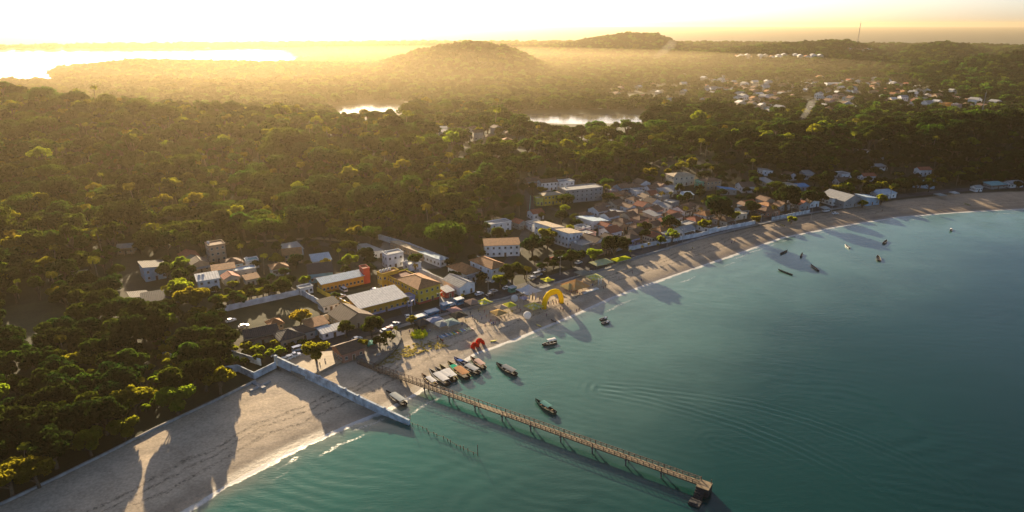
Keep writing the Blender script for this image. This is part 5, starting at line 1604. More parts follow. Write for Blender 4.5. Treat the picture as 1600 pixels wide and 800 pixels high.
def boat(label, bow, stern, hull, trim, inside, canopy=None, cc=(0.42, 0.92), group=None, name='canopy_boat', z=0.05, wid=0.25, extra=None, ch=1.75, world_len=None):
    a, b_ = P0(*bow, 0.4), P0(*stern, 0.4)
    a, b_ = Vector((*a, 0)), Vector((*b_, 0)); d = a - b_; Lb = world_len or d.length; ang = math.atan2(d.y, d.x)
    ctr = (a + b_) / 2
    root = thing(name, label, 'boat', (ctr.x, ctr.y, z), ang, group)
    if name != 'canopy_boat': root.scale = (0.82, 0.82, 0.7)
    Wb = max(Lb * wid * (0.8 if name != 'canopy_boat' else 1), 0.7); hb = min(0.75, Lb * 0.095)
    obj('hull', hull_mesh(Lb, Wb, hb, [glossy('boat_hull_%02d%02d%02d' % tuple(int(c * 99) for c in hull), hull, 0.4), grainy('boat_floor', (0.06, 0.05, 0.04)),
                                        glossy('boat_trim_%02d%02d%02d' % tuple(int(c * 99) for c in trim), trim, 0.4)]), root)
    for t in (0.2, 0.45, 0.68):
        mb = MB(); mb.box((0, 0, 0), (0.3, Wb * 0.85, 0.07)); obj('bench', mb.mesh('bench', grainy('boat_bench_%02d%02d' % (int(inside[0] * 99), int(inside[2] * 99)), tuple(c * 0.5 for c in inside))), root, ((t - 0.5) * Lb, 0, hb * 0.85))
    mb = MB(); mb.box((0, 0, 0.25), (0.3, 0.34, 0.5)); mb.box((-0.06, 0, -0.3), (0.12, 0.12, 0.8)); obj('outboard', mb.mesh('outboard', glossy('outboard_cowl', (0.03, 0.03, 0.035), 0.35)), root, (-Lb / 2 - 0.2, 0, hb * 0.8))
    if canopy:
        x0, x1 = (1 - cc[1] - 0.5) * Lb, (1 - cc[0] - 0.5) * Lb
        mb = MB(); n_ = 5; hw = Wb * 0.46; prof = []
        for i in range(n_ + 1):
            t = i / n_ * 2 - 1; prof.append((t * hw, 0.16 * (1 - t * t)))
        pr_ = prof + [(x_, z_ - 0.07) for x_, z_ in reversed(prof)]
        mb.prism(pr_, x0, x1, 0, 'x')
        obj('canopy', mb.mesh('canopy', fabric('canopy_%02d%02d%02d' % tuple(int(c * 99) for c in canopy), canopy, 0.25)), root, (0, 0, ch))
        mb = MB(); mb.tube([(0, 0, 0), (0, 0, ch - hb + 0.1)], 0.035, 5); pm = mb.mesh('post', M_steel)
        for xx in (x0 + 0.1, (x0 + x1) / 2, x1 - 0.1):
            for yy in (-hw * 0.93, hw * 0.93): obj('post', pm, root, (xx, yy, hb - 0.05))
    if extra:
        mb = MB(); mb.box((0, 0, 0), (Lb * 0.28, Wb * 0.8, 0.16), top=0.85); obj('cover', mb.mesh('cover', fabric('cover_%02d%02d%02d' % tuple(int(c * 99) for c in extra), extra, 0.1)), root, (Lb * 0.2, 0, hb + 0.12))
    return root
BLK, WHT, YEL, GRN, BLU, ORG, GRY, TEA = (0.02, 0.02, 0.025), (0.82, 0.81, 0.79), (0.55, 0.42, 0.04), (0.02, 0.1, 0.07), (0.06, 0.12, 0.35), (0.6, 0.34, 0.18), (0.3, 0.32, 0.33), (0.15, 0.32, 0.3)
boat('moored boat nearest the pier with white canopy and orange seats', (660, 587), (681, 603), BLK, ORG, YEL, WHT)
boat('black moored boat with white canopy, second from the pier', (672, 580), (700, 601), BLK, WHT, GRY, WHT, (0.35, 0.92))
boat('white-canopied boat squeezed between black and yellow-railed boats', (681, 577), (705, 594), BLK, GRY, GRY, WHT)
boat('black boat with yellow rails and white canopy, fourth from the pier', (688, 573), (711, 595), BLK, YEL, YEL, WHT, (0.4, 0.92))
boat('black and yellow boat with sand-orange canopy and green cover', (701, 568), (731, 591), BLK, YEL, ORG, ORG, (0.45, 0.92), extra=(0.05, 0.4, 0.25))
boat('black boat with grey canopy beside the blue-covered one', (717, 568), (748, 584), BLK, GRY, GRY, (0.55, 0.56, 0.56), (0.4, 0.92))
boat('boat under blue tarpaulin pulled up among the moored boats', (711, 561), (737, 573), BLU, BLU, BLU, None, extra=(0.08, 0.16, 0.42))
boat('boat with pinkish canopy at the right end of the moored row', (736, 560), (757, 576), BLK, ORG, ORG, (0.68, 0.5, 0.42), (0.4, 0.92))
boat('dark boat with grey canopy anchored off the moored row', (777, 570), (806, 586), BLK, BLK, GRY, GRY, (0.35, 0.92))
boat('green boat with teal canopy and orange seats beside the pier', (838, 627), (867, 646), GRN, GRN, ORG, TEA, (0.3, 0.75))
boat('dark boat with white canopy beside the pale blue wall', (605, 614), (633, 633), BLK, BLK, GRY, (0.5, 0.53, 0.52), (0.3, 0.9))
boat('white-topped motorboat with black hull floating alone', (848, 539), (869, 534), BLK, WHT, GRY, WHT, (0.35, 0.95), wid=0.36, ch=1.9)
boat('long dark canoe off the middle of the bay', (1215, 421), (1240, 430), (0.015, 0.03, 0.03), (0.03, 0.06, 0.05), GRN, None, name='canoe', wid=0.16)
boat('dark motor canoe right of the long canoe', (1266, 413), (1280, 424), BLK, GRY, GRY, None, name='canoe', wid=0.2)
boat('small dark canoe nearer the shore, pointing up', (1231, 391), (1219, 397), BLK, BLK, GRY, None, name='canoe', wid=0.2)
boat('tiny yellow-tipped canoe seen end on', (1254, 395), (1251, 402), BLK, BLK, GRY, None, name='canoe', wid=0.2)
boat('small white dinghy far out in the bay', (1320, 382), (1328, 388), WHT, WHT, GRY, None, name='dinghy', wid=0.3)
boat('small dark dinghy near the far shore', (1386, 375), (1380, 381), BLK, GRY, GRY, None, name='dinghy', wid=0.3)
boat('small brown and white dinghy below the dark one', (1371, 399), (1374, 408), (0.06, 0.04, 0.03), GRY, GRY, None, name='dinghy', wid=0.35)
boat('dark boat with white top off the far beach', (1489, 356), (1484, 362), BLK, WHT, GRY, WHT, name='dinghy', wid=0.35, world_len=6.0)
boat('black canoe lying on the wet sand near the yellow arch', (860, 499), (869, 503), BLK, BLK, GRY, None, name='canoe', wid=0.22, z=0.35)
boat('pale boat on the far sand', (1505, 320), (1516, 323), (0.4, 0.36, 0.2), YEL, YEL, None, name='canoe', wid=0.25, z=1.4)
boat('pale dinghy drawn up on the sand at the bend', (1218, 354), (1226, 357), (0.5, 0.42, 0.2), YEL, YEL, None, name='dinghy', wid=0.35, z=1.8)

def jetski(label, px, ang):
    p = P0(*px, 0.2); root = thing('jet_ski', label, 'jet ski', (p[0], p[1], 0.05), R(ang), 'jet skis')
    root.scale = (1.25, 1.25, 1.25)
    obj('hull', hull_mesh(3.0, 1.15, 0.45, [glossy('jetski_black', (0.02, 0.02, 0.02), 0.3), glossy('jetski_black', (0.02, 0.02, 0.02)), glossy('jetski_white', (0.7, 0.7, 0.7))]), root)
    mb = MB(); mb.box((0, 0, 0.55), (1.5, 0.45, 0.4), top=0.7); obj('seat', mb.mesh('seat', glossy('jetski_seat', (0.05, 0.05, 0.06), 0.5)), root, (-0.4, 0, 0))
    mb = MB(); mb.box((0, 0, 0.6), (0.8, 0.7, 0.5), top=0.5); obj('cowl', mb.mesh('cowl', glossy('jetski_white', (0.7, 0.7, 0.7))), root, (0.75, 0, 0))
    mb = MB(); mb.tube([(0, -0.4, 1.0), (0, 0.4, 1.0)], 0.04, 5); obj('handlebar', mb.mesh('handlebar', M_steel), root, (0.45, 0, 0))
jetski('black jet ski riding just off the beach, upper of two', (943, 499), 30)
jetski('white jet ski just off the beach, lower of two', (946, 505), 25)

# ------------------------------------------------------------------ cars
tyre_mb = MB()
def wheel_mesh():
    mb = MB(); mb.tube([(0, -0.11, 0), (0, 0.11, 0)], 0.32, 12, 0); mb.tube([(0, -0.125, 0), (0, 0.125, 0)], 0.19, 8, 1)
    return mb.mesh('wheel', [grainy('tyre_rubber', (0.02, 0.02, 0.02)), M_steel])
wheel_me = wheel_mesh()
_car = {}
def car_meshes(kind, col):
    key = (kind, col)
    if key not in _car:
        pm = glossy('car_paint_%02d%02d%02d' % tuple(int(c * 99) for c in col), col, 0.25, coat=0.6)
        if kind == 'van': L_, W_, H_ = 4.9, 1.85, 2.0; body = [(-2.45, .3), (2.3, .3), (2.45, .55), (2.4, .95), (1.75, 1.15), (-2.45, 1.15)]; cab = [(-2.42, 1.15), (1.75, 1.15), (1.15, 1.95), (-2.35, 2.0)]
        elif kind == 'pickup': L_, W_, H_ = 5.0, 1.85, 1.7; body = [(-2.5, .35), (2.4, .35), (2.5, .6), (2.4, 1.0), (1.1, 1.1), (-2.5, 1.05)]; cab = [(-.6, 1.08), (1.15, 1.1), (.55, 1.72), (-.5, 1.74)]
        else: L_, W_, H_ = 4.2, 1.72, 1.45; body = [(-2.1, .3), (2.0, .3), (2.12, .5), (2.0, .82), (1.05, .95), (-1.7, .97), (-2.1, .85)]; cab = [(-1.6, .96), (1.0, .94), (.35, 1.42), (-1.15, 1.44)]
        mb = MB(); mb.prism(body, -W_ / 2, W_ / 2); bm_ = mb.mesh('body', pm)
        ins = 0.12; mb = MB(); n = len(cab)
        top = [c for c in cab if c[1] > H_ - 0.1]
        lo = [c for c in cab if c not in top]
        V = [(x_, s_ * (W_ / 2 - (0.02 if z_ < H_ - 0.1 else ins * 1.4)), z_) for s_ in (-1, 1) for x_, z_ in cab]
        mb.quad([V[0], V[1], V[2], V[3]]); mb.quad([V[7], V[6], V[5], V[4]]); mb.quad([V[1], V[5], V[6], V[2]]); mb.quad([V[4], V[0], V[3], V[7]])
        gm = mb.mesh('windows', M_pane)
        mb = MB(); x0, x1 = cab[3][0], cab[2][0]; zt = max(cab[2][1], cab[3][1])
        mb.box(((x0 + x1) / 2, 0, zt), (x1 - x0 + 0.12, W_ - 2 * ins * 1.2, 0.07)); 
        for xa, za, xb, zb in ((cab[0][0], cab[0][1], cab[3][0], zt), (cab[1][0], cab[1][1], cab[2][0], zt), ((cab[0][0] + cab[1][0]) / 2 - .1, cab[0][1], (x0 + x1) / 2, zt)):
            for s_ in (-1, 1): mb.tube([(xa, s_ * (W_ / 2 - 0.03), za), (xb, s_ * (W_ / 2 - ins * 1.35), zb)], 0.05, 4)
        rm = mb.mesh('roof', pm)
        mb = MB(); mb.box((0, 0, 0), (0.08, 0.3, 0.16)); hl = mb.mesh('headlight', glossy('headlight_lens', (0.7, 0.7, 0.65), 0.1))
        _car[key] = (bm_, gm, rm, hl, L_, W_)
    return _car[key]
def car(px, ang, kind, col, label, group='cars parked in the village'):
    p = G(*px); p.z += 0.15
    b_, g_, r_, h_, L_, W_ = car_meshes(kind, col)
    root = thing('van' if kind == 'van' else 'pickup_truck' if kind == 'pickup' else 'car', label, 'van' if kind == 'van' else 'truck' if kind == 'pickup' else 'car', p, R(ang), group)
    obj('body', b_, root); obj('windows', g_, root); obj('roof', r_, root)
    for sx in (-1, 1):
        for sy in (-1, 1): obj('wheel', wheel_me, root, (sx * L_ * 0.31, sy * (W_ / 2 - 0.08), 0.32))
    for sy in (-1, 1): obj('headlight', h_, root, (L_ / 2 - 0.07, sy * W_ * 0.33, 0.62))
W_c, S_c, B_c, R_c, K_c, Bl_c = (0.75, 0.75, 0.74), (0.4, 0.41, 0.42), (0.03, 0.03, 0.035), (0.35, 0.03, 0.03), (0.1, 0.1, 0.11), (0.05, 0.12, 0.3)
CARS = [((431, 556), 40, 'car', W_c, 'white car at the root of the pale blue wall'), ((467, 548), 38, 'van', W_c, 'white van in the parking place under the lush tree'),
        ((446, 564), 30, 'car', W_c, 'first of three white cars in the parking row by the wall'), ((453, 561), 30, 'car', W_c, 'second of three white cars in the parking row by the wall'),
        ((460, 558), 30, 'pickup', W_c, 'white pickup at the end of the parking row by the wall'), ((478, 542), 38, 'car', K_c, 'dark car behind the white van'),
        ((466, 540), 38, 'car', S_c, 'silver car behind the dark one'), ((484, 550), 38, 'car', S_c, 'silver car right of the white van'), ((462, 528), 60, 'van', W_c, 'white van by the rusty-roofed blue house'),
        ((558, 532), 40, 'car', W_c, 'white car under the spreading tree'), ((608, 516), 41, 'car', R_c, 'red car beside the plaza'), ((602, 519), 41, 'car', W_c, 'white car beside the plaza'),
        ((637, 497), 110, 'car', W_c, 'white car crossing the road in front of the yellow hall'), ((617, 510), 60, 'pickup', S_c, 'silver pickup by the kerb of the plaza'),
        ((705, 478), 30, 'car', W_c, 'white car by the blue stall'), ((749, 461), 36, 'car', W_c, 'white car driving along the beach road'), ((771, 457), 36, 'car', S_c, 'silver car on the beach road by the lamp post'),
        ((766, 463), 36, 'car', B_c, 'black car parked along the kerb of the beach road'), ((792, 452), 36, 'car', W_c, 'white car below the leafy tree'), ((846, 424), 36, 'car', W_c, 'white car by the red-roofed stall on the road'),
        ((832, 436), 36, 'car', S_c, 'silver car right of the tall palm'), ((904, 412), 40, 'car', W_c, 'white car beside the oval tree'), ((840, 431), 36, 'van', S_c, 'grey van beside the tall palm'),
        ((537, 455), 130, 'van', W_c, 'white van in the middle of the courtyard'), ((522, 462), 40, 'car', K_c, 'dark car in the courtyard'), ((534, 465), 35, 'car', W_c, 'white car in the courtyard'),
        ((527, 471), 30, 'car', W_c, 'white car at the courtyard gate, upper'), ((533, 474), 30, 'car', S_c, 'silver car at the courtyard gate, lower'), ((586, 455), 30, 'car', W_c, 'first white car at the corner block'),
        ((589, 458), 30, 'car', W_c, 'second white car at the corner block'), ((361, 503), 45, 'car', W_c, 'white car on the grass lot'), ((381, 512), 35, 'car', S_c, 'silver car on the grass lot'),
        ((746, 405), 10, 'car', W_c, 'white car left of the wide white house'), ((1305, 335), 20, 'car', W_c, 'white car at the seafront bend'), ((1290, 331), 20, 'van', W_c, 'white van at the seafront bend')]
for a_ in CARS: car(*a_)
for i, (px, py) in enumerate(((629, 427), (637, 430), (644, 433), (651, 437), (660, 442), (667, 446), (674, 449), (681, 452))):
    car((px, py), 80, 'car', (W_c, S_c, W_c, W_c, K_c, S_c, B_c, W_c)[i], 'car %s in the slanted row of the parking yard' % ('nearest the tiled hall', 'second from the top', 'third from the top', 'in the middle, white', 'in the middle, dark', 'sixth from the top', 'last but one', 'lowest')[i], 'cars in the parking yard')

# ------------------------------------------------------------------ stalls, tents, inflatables on the beach
def stall(label, px, w, d, h, col, ang=38, roofc=(0.6, 0.62, 0.62)):
    p = G(*px); root = thing('beach_stall', label, 'stall', p, R(ang), 'stalls')
    pm = paint(col); mb = MB()
    mb.box((0, d / 2 - 0.05, h / 2 - 0.2), (w, 0.1, h + 0.4)); mb.box((-w / 2 + 0.05, 0, h / 2 - 0.2), (0.1, d - 0.2, h + 0.4)); mb.box((w / 2 - 0.05, 0, h / 2 - 0.2), (0.1, d - 0.2, h + 0.4))
    obj('wall', mb.mesh('wall', pm), root)
    mb = MB(); mb.box((0, -d / 2 + 0.2, 0.45), (w - 0.3, 0.4, 1.3)); obj('counter', mb.mesh('counter', pm), root)
    mb = MB(); mb.box((0, 0, h + 0.1), (w + 0.6, d + 0.6, 0.2)); obj('roof', mb.mesh('roof', grainy('stall_roof_%02d' % int(roofc[2] * 99), roofc)), root)
    mb = MB(); mb.box((0, -d / 2 - 0.24, h - 0.2), (w + 0.5, 0.08, 0.5)); obj('fascia', mb.mesh('fascia', pm), root)
BL = (0.05, 0.26, 0.42)
stall('first long blue stall beside the beach road', (657, 502), 4.8, 2.4, 2.6, BL); stall('second long blue stall beside the beach road', (675, 495), 5.2, 2.4, 2.8, BL)
stall('small blue stall below the yellow hall', (696, 483), 3.4, 2.4, 2.6, BL); stall('small blue stall below the white warehouse', (717, 475), 3.4, 2.4, 2.6, BL)
stall('green kiosk on the plaza', (580, 544), 2.6, 2.4, 2.4, (0.03, 0.3, 0.2), roofc=(0.03, 0.35, 0.22)); stall('green kiosk under the leafy tree on the road', (800, 456), 3, 2.4, 2.4, (0.05, 0.3, 0.22))

def tent(label, px, w, h, col, ang=38, kind='peak', hole=2.5, name='canopy_tent', group='tents on the beach', d=None, col2=None):
    d = d or w; w, d = w * 1.2, d * 1.2
    p = G(*px); root = thing(name, label, 'tent', p, R(ang), group)
    mb = MB(); n = 6
    def zf(u, v):
        r_ = max(abs(u), abs(v))
        return hole + h * (1 - r_) ** (1.35 if kind == 'star' else 1.0) + (0.35 * (min(abs(u), abs(v)) / max(r_, 1e-6)) * r_ ** 2 if kind == 'star' else 0)
    g_ = []
    for j in range(n + 1):
        row = []
        for i in range(n + 1):
            u, v = i / n * 2 - 1, j / n * 2 - 1
            k_ = 1.0 - (0.12 * (1 - min(abs(u), abs(v)) ** 1.0) * max(abs(u), abs(v)) if kind == 'star' else 0)
            row.append((u * w / 2 * k_, v * d / 2 * k_, zf(u, v)))
        g_.append(row)
    for j in range(n):
        for i in range(n):
            for dz_, rev in ((0, False), (-0.05, True)):
                q = [g_[j][i], g_[j][i + 1], g_[j + 1][i + 1], g_[j + 1][i]]
                q = [(a[0], a[1], a[2] + dz_) for a in q]
                mb.quad(q[::-1] if rev else q, 1 if (col2 and (i + j) % 3 == 0) else 0)
    if kind != 'star':                                # valance
        for s_ in (-1, 1):
            mb.box((0, s_ * d / 2, hole - 0.15), (w, 0.05, 0.3), 0); mb.box((s_ * w / 2, 0, hole - 0.15), (0.05, d - 0.1, 0.3), 0)
    obj('canopy', mb.mesh('canopy', [fabric('tent_%02d%02d%02d' % tuple(int(c * 99) for c in col), col), fabric('tent2_%02d%02d%02d' % tuple(int(c * 99) for c in (col2 or col)), col2 or col)], fix=False), root)
    mb = MB(); mb.tube([(0, 0, -0.4), (0, 0, hole + 0.02)], 0.05, 6); pm = mb.mesh('pole', M_steel)
    for sx in (-1, 1):
        for sy in (-1, 1): obj('pole', pm, root, (sx * w / 2 * 0.96, sy * d / 2 * 0.96, 0))
    return root
LIME, PALE = (0.8, 0.78, 0.1), (0.78, 0.78, 0.4)
tent('white star-shaped tent with sharp peak by the road', (826, 462), 7.5, 3.2, (0.85, 0.85, 0.86), kind='star')
tent('lime tent alone at the top of the busy sand', (756, 480), 5.0, 1.4, LIME, kind='star', col2=(0.7, 0.68, 0.5))
tent('pale peach half of the double tent on the sand', (783, 488), 3.8, 1.2, (0.75, 0.6, 0.42), 35); tent('lime half of the double tent on the sand', (796, 484), 3.8, 1.2, LIME, 35)
tent('patterned yellow tent left of the yellow arch', (834, 486), 5.2, 1.6, (0.8, 0.68, 0.15), 41, col2=(0.85, 0.8, 0.5))
tent('large sunlit orange tent right of the yellow arch', (899, 453), 8.0, 3.0, (0.85, 0.48, 0.18), 35, 'peak', col2=(0.85, 0.55, 0.25))
tent('cream tent beside the large orange tent', (889, 455), 5.0, 1.6, (0.7, 0.55, 0.25), 35); tent('small peach tent at the right of the orange tent', (911, 450), 4.5, 1.4, (0.7, 0.5, 0.3), 35)
tent('lime parasol-like tent at the kerb above the arch', (855, 445), 4.2, 1.0, LIME, 35, 'star'); tent('pale green tent at the right end of the events', (929, 440), 5.4, 1.4, PALE, 30, col2=LIME)
tent('grey green tent behind the orange tent', (910, 433), 5.0, 1.2, (0.35, 0.36, 0.3), 35)
tent('first of two pale green tents by the short palm', (934, 418), 5.6, 1.5, PALE, 30, col2=(0.7, 0.7, 0.5)); tent('second of two pale green tents by the short palm', (944, 415), 5.6, 1.5, PALE, 30)
tent('wide flat bright yellow-green awning at the seafront', (970, 411), 8.5, 0.8, (0.62, 0.66, 0.03), 34, d=4.0)
tent('lilac white tent behind the row of boards', (677, 508), 6.5, 1.0, (0.6, 0.6, 0.7), 38, d=3.5); tent('dark grey peaked tent above the yellow chairs', (660, 512), 4.5, 1.6, (0.1, 0.1, 0.1), 38)
tent('first of two box-like grey tents above the boards', (690, 514), 4.5, 0.8, (0.42, 0.45, 0.45), 38, hole=2.6); tent('second of two box-like grey tents above the boards', (704, 512), 5.0, 0.8, (0.36, 0.45, 0.42), 38, hole=2.6)
tent('dark tent among the stalls below the small blue stall', (716, 500), 5, 1.2, (0.09, 0.09, 0.08), 38); tent('pinkish flat tent below the small blue stalls', (710, 492), 4.2, 0.6, (0.5, 0.32, 0.3), 38)
tent('faded pink tent right of the low palm', (738, 479), 4.4, 1.2, (0.5, 0.36, 0.28), 38); tent('small lilac tent below the star tent', (819, 473), 2.6, 0.8, (0.55, 0.5, 0.62), 38)
tent('sunlit straw shade near the standing group', (779, 496), 4.6, 1.0, (0.6, 0.42, 0.18), 38); tent('red-brown awning below the stepped white house', (862, 412), 6, 0.8, (0.4, 0.16, 0.12), 40, d=4)
tent('small white canopy at the far beach', (1490, 306), 4, 1, (0.7, 0.72, 0.72), 15); tent('low grey canopy at the far beach', (1468, 309), 5, 0.6, (0.4, 0.45, 0.45), 15); tent('pale canopy among plants on the bend', (1288, 330), 4, 1.2, (0.6, 0.62, 0.6), 20)

# yellow inflatable arch
a0, a1 = G(850, 482), G(877, 473)
arch = thing('inflatable_arch', 'big yellow inflatable arch on the beach', 'inflatable arch', a0, math.atan2(a1.y - a0.y, a1.x - a0.x))
Wd = (a1 - a0).to_2d().length; prof = []
for i in range(17):
    t = i / 16; x_ = t * Wd; th = math.pi * t
    prof.append((Wd / 2 - math.cos(th) * Wd / 2 * (1.0 if 0.12 < t < 0.88 else 1.0), 0, 6.9 * (math.sin(th) ** 0.72) - 0.25))
mb = MB(); mb.tube(prof, [1.12 + 0.06 * (i % 2) for i in range(17)], 12)
M_arch = fabric('yellow_inflatable', (0.88, 0.66, 0.02), 0.4)
obj('tube', mb.mesh('tube', M_arch, True), arch)
mb = MB(); mb.box((0, 0, 0), (Wd * 0.42, 0.12, 0.9)); obj('banner', mb.mesh('banner', fabric('arch_banner', (0.7, 0.5, 0.05))), arch, (Wd / 2, 0, 5.4))
for x_ in (0, Wd):
    mb = MB(); mb.cone((0, 0, -0.3), 1.15, 1.05, 0.7, 10); obj('base', mb.mesh('base', M_arch), arch, (x_, 0, 0))

def sphere(label, px, r_):
    p = G(*px); root = thing('inflatable_ball', label, 'inflatable', p, 0.3, 'white inflatable balls')
    mb = MB(); mb.ball((0, 0, r_ * 0.96), r_, 16, 12); obj('ball', mb.mesh('ball', fabric('white_vinyl', (0.85, 0.85, 0.85), 0.4), True), root)
    mb = MB(); mb.cone((0, 0, -0.2), r_ * 0.5, r_ * 0.45, 0.5, 12); obj('base', mb.mesh('base', M_conc), root)
sphere('white inflatable ball above the double tent', (804, 471), 1.6); sphere('white inflatable ball on the open sand', (824, 498), 1.7)

def flag(label, px, h_, col):
    p = G(*px); root = thing('feather_flag', label, 'flag', p, R(38), 'feather flags')
    mb = MB(); mb.tube([(0, 0, -0.3), (0, 0, h_ * 0.75), (0.25, 0, h_ * 0.95), (0.7, 0, h_)], 0.04, 5); obj('pole', mb.mesh('pole', M_steel), root)
    mb = MB(); pr_ = [(0.05, 0.9), (0.75, 1.1), (0.95, h_ * 0.7), (0.7, h_ * 0.97), (0.25, h_ * 0.93), (0.05, h_ * 0.75)]
    mb.prism(pr_, -0.02, 0.02); obj('sail', mb.mesh('sail', fabric('flag_%02d%02d' % (int(col[0] * 99), int(col[2] * 99)), col)), root)
for i, (px, py, c_) in enumerate(((826, 472, (0.75, 0.75, 0.74)), (831, 472, (0.7, 0.55, 0.35)), (836, 472, (0.6, 0.58, 0.7)), (934, 448, (0.72, 0.7, 0.66)), (938, 447, (0.7, 0.7, 0.66)))):
    flag(('first feather flag from the left, white, beside the star tent', 'middle peach feather flag beside the star tent', 'third, lilac feather flag beside the star tent', 'left white feather flag right of the orange tent', 'right white feather flag right of the orange tent')[i], (px, py), 4.6, c_)

# red inflatable pair
M_red = fabric('red_inflatable', (0.75, 0.04, 0.02), 0.4)
def red_tent(label, px, s_, ang):
    p = G(*px); root = thing('inflatable_tent', label, 'inflatable', p, R(ang)); root.scale = (s_,) * 3
    for y_ in (-1.1, 0, 1.1):
        mb = MB(); mb.tube([(1.9 * math.cos(math.pi * i / 10), y_, 2.9 * math.sin(math.pi * i / 10) - 0.2) for i in range(11)], 0.58, 10); obj('rib', mb.mesh('rib', M_red, True), root)
    mb = MB(); mb.box((0, 0, 3.1), (2.4, 0.2, 0.8), top=0.8); obj('crest', mb.mesh('crest', fabric('red_crest', (0.6, 0.1, 0.06))), root)
    mb = MB(); mb.cone((0, 0, 0), 0.5, 0.25, 1.0, 8); obj('fin', mb.mesh('fin', M_red), root, (-1.9, -0.9, 1.2))
red_tent('larger red inflatable tent at the edge of the sand', (750, 538), 0.72, 38); red_tent('smaller red inflatable tent in front of the larger one', (742, 543), 0.62, 50)

# white pontoon by the tents
p = G(922, 455); dk_ = thing('pontoon', 'white floating pontoon drawn up on the sand', 'pontoon', p, R(38))
mb = MB()
for i in range(8): mb.box((i * 1.25 - 4.4, 0, 0.3), (1.2, 1.8, 0.5))
obj('deck', mb.mesh('deck', grainy('pontoon_plastic', (0.65, 0.63, 0.58))), dk_)

# boards and chairs
def board_mesh(col):
    mb = MB(); L_, w_ = 3.1, 0.75; n = 9; up, lo_ = [], []
    for i in range(n):
        t = i / (n - 1) * 2 - 1; hw = w_ / 2 * max(1 - abs(t) ** 2.6, 0.04); z_ = 0.12 + 0.14 * t ** 4
        up.append(((t * L_ / 2, -hw, z_ + 0.06), (t * L_ / 2, 0, z_ + 0.1), (t * L_ / 2, hw, z_ + 0.06))); lo_.append(((t * L_ / 2, -hw * 0.8, z_ - 0.08), (t * L_ / 2, hw * 0.8, z_ - 0.08)))
    for i in range(n - 1):
        a, b_ = up[i], up[i + 1]; c_, d_ = lo_[i], lo_[i + 1]
        mb.quad([a[0], b_[0], b_[1], a[1]]); mb.quad([a[1], b_[1], b_[2], a[2]]); mb.quad([c_[0], d_[0], b_[0], a[0]]); mb.quad([a[2], b_[2], d_[1], c_[1]]); mb.quad([c_[1], d_[1], d_[0], c_[0]])
    return mb.mesh('board', glossy('board_%02d%02d%02d' % tuple(int(c * 99) for c in col), col, 0.35))
bc = [(0.1, 0.3, 0.5), (0.65, 0.68, 0.68), (0.08, 0.25, 0.42), (0.7, 0.7, 0.66), (0.06, 0.3, 0.38), (0.6, 0.62, 0.6), (0.62, 0.6, 0.05), (0.1, 0.35, 0.4), (0.5, 0.05, 0.04), (0.65, 0.6, 0.05), (0.12, 0.4, 0.45), (0.1, 0.15, 0.4), (0.6, 0.66, 0.3), (0.68, 0.6, 0.35), (0.7, 0.55, 0.1), (0.66, 0.42, 0.3)]
bnm = ['blue', 'white', 'dark blue', 'second white', 'teal-blue', 'greyish white', 'yellow', 'sea-blue', 'red', 'second yellow', 'turquoise', 'navy blue', 'pale green', 'cream', 'amber', 'pinkish']
for i in range(16):
    px = 689 + i * 3.2; p = G(px, 526.5 - i * 0.85 + random.uniform(-1.2, 1.2))
    tag(obj('paddle_board', board_mesh(bc[i]), None, p + Vector((0, 0, 0.05)), R(-52 + random.uniform(-8, 8))), '%s paddle board in the row on the sand by the grey tents' % bnm[i], 'paddle board', 'paddle boards')
tag(obj('paddle_board', board_mesh((0.7, 0.5, 0.02)), None, G(842, 509), R(-45)), 'yellow board alone at the water edge below the white ball', 'paddle board')
tag(obj('paddle_board', board_mesh((0.66, 0.6, 0.02)), None, G(771, 533), R(20)), 'yellow board beside the red inflatables', 'paddle board')

mb = MB(); mb.box((0, 0, 0.42), (0.6, 0.55, 0.1)); mb.prism([(-0.3, 0.44), (-0.42, 1.05), (-0.34, 1.07), (-0.22, 0.46)], -0.28, 0.28)
for x_ in (-0.25, 0.25):
    for y_ in (-0.24, 0.24): mb.box((x_, y_, 0.16), (0.06, 0.06, 0.5))
for y_ in (-0.3, 0.3): mb.box((0, y_, 0.68), (0.55, 0.07, 0.06))
chair_me = mb.mesh('plastic_chair', fabric('yellow_plastic', (0.85, 0.82, 0.03), 0.35))
k = 0
while k < 42:
    u, v = random.uniform(-1, 1), random.uniform(-1, 1)
    if u * u + v * v > 1: continue
    p = G(654 + u * 14, 525.5 - u * 1.8 + v * 5.0); k += 1
    o = obj('plastic_chair', chair_me, None, p, random.uniform(0, 6.28)); o.scale = (1.6,) * 3
    tag(o, 'bright yellow plastic chair of the cluster on the sand', 'chair', 'cluster of yellow chairs')

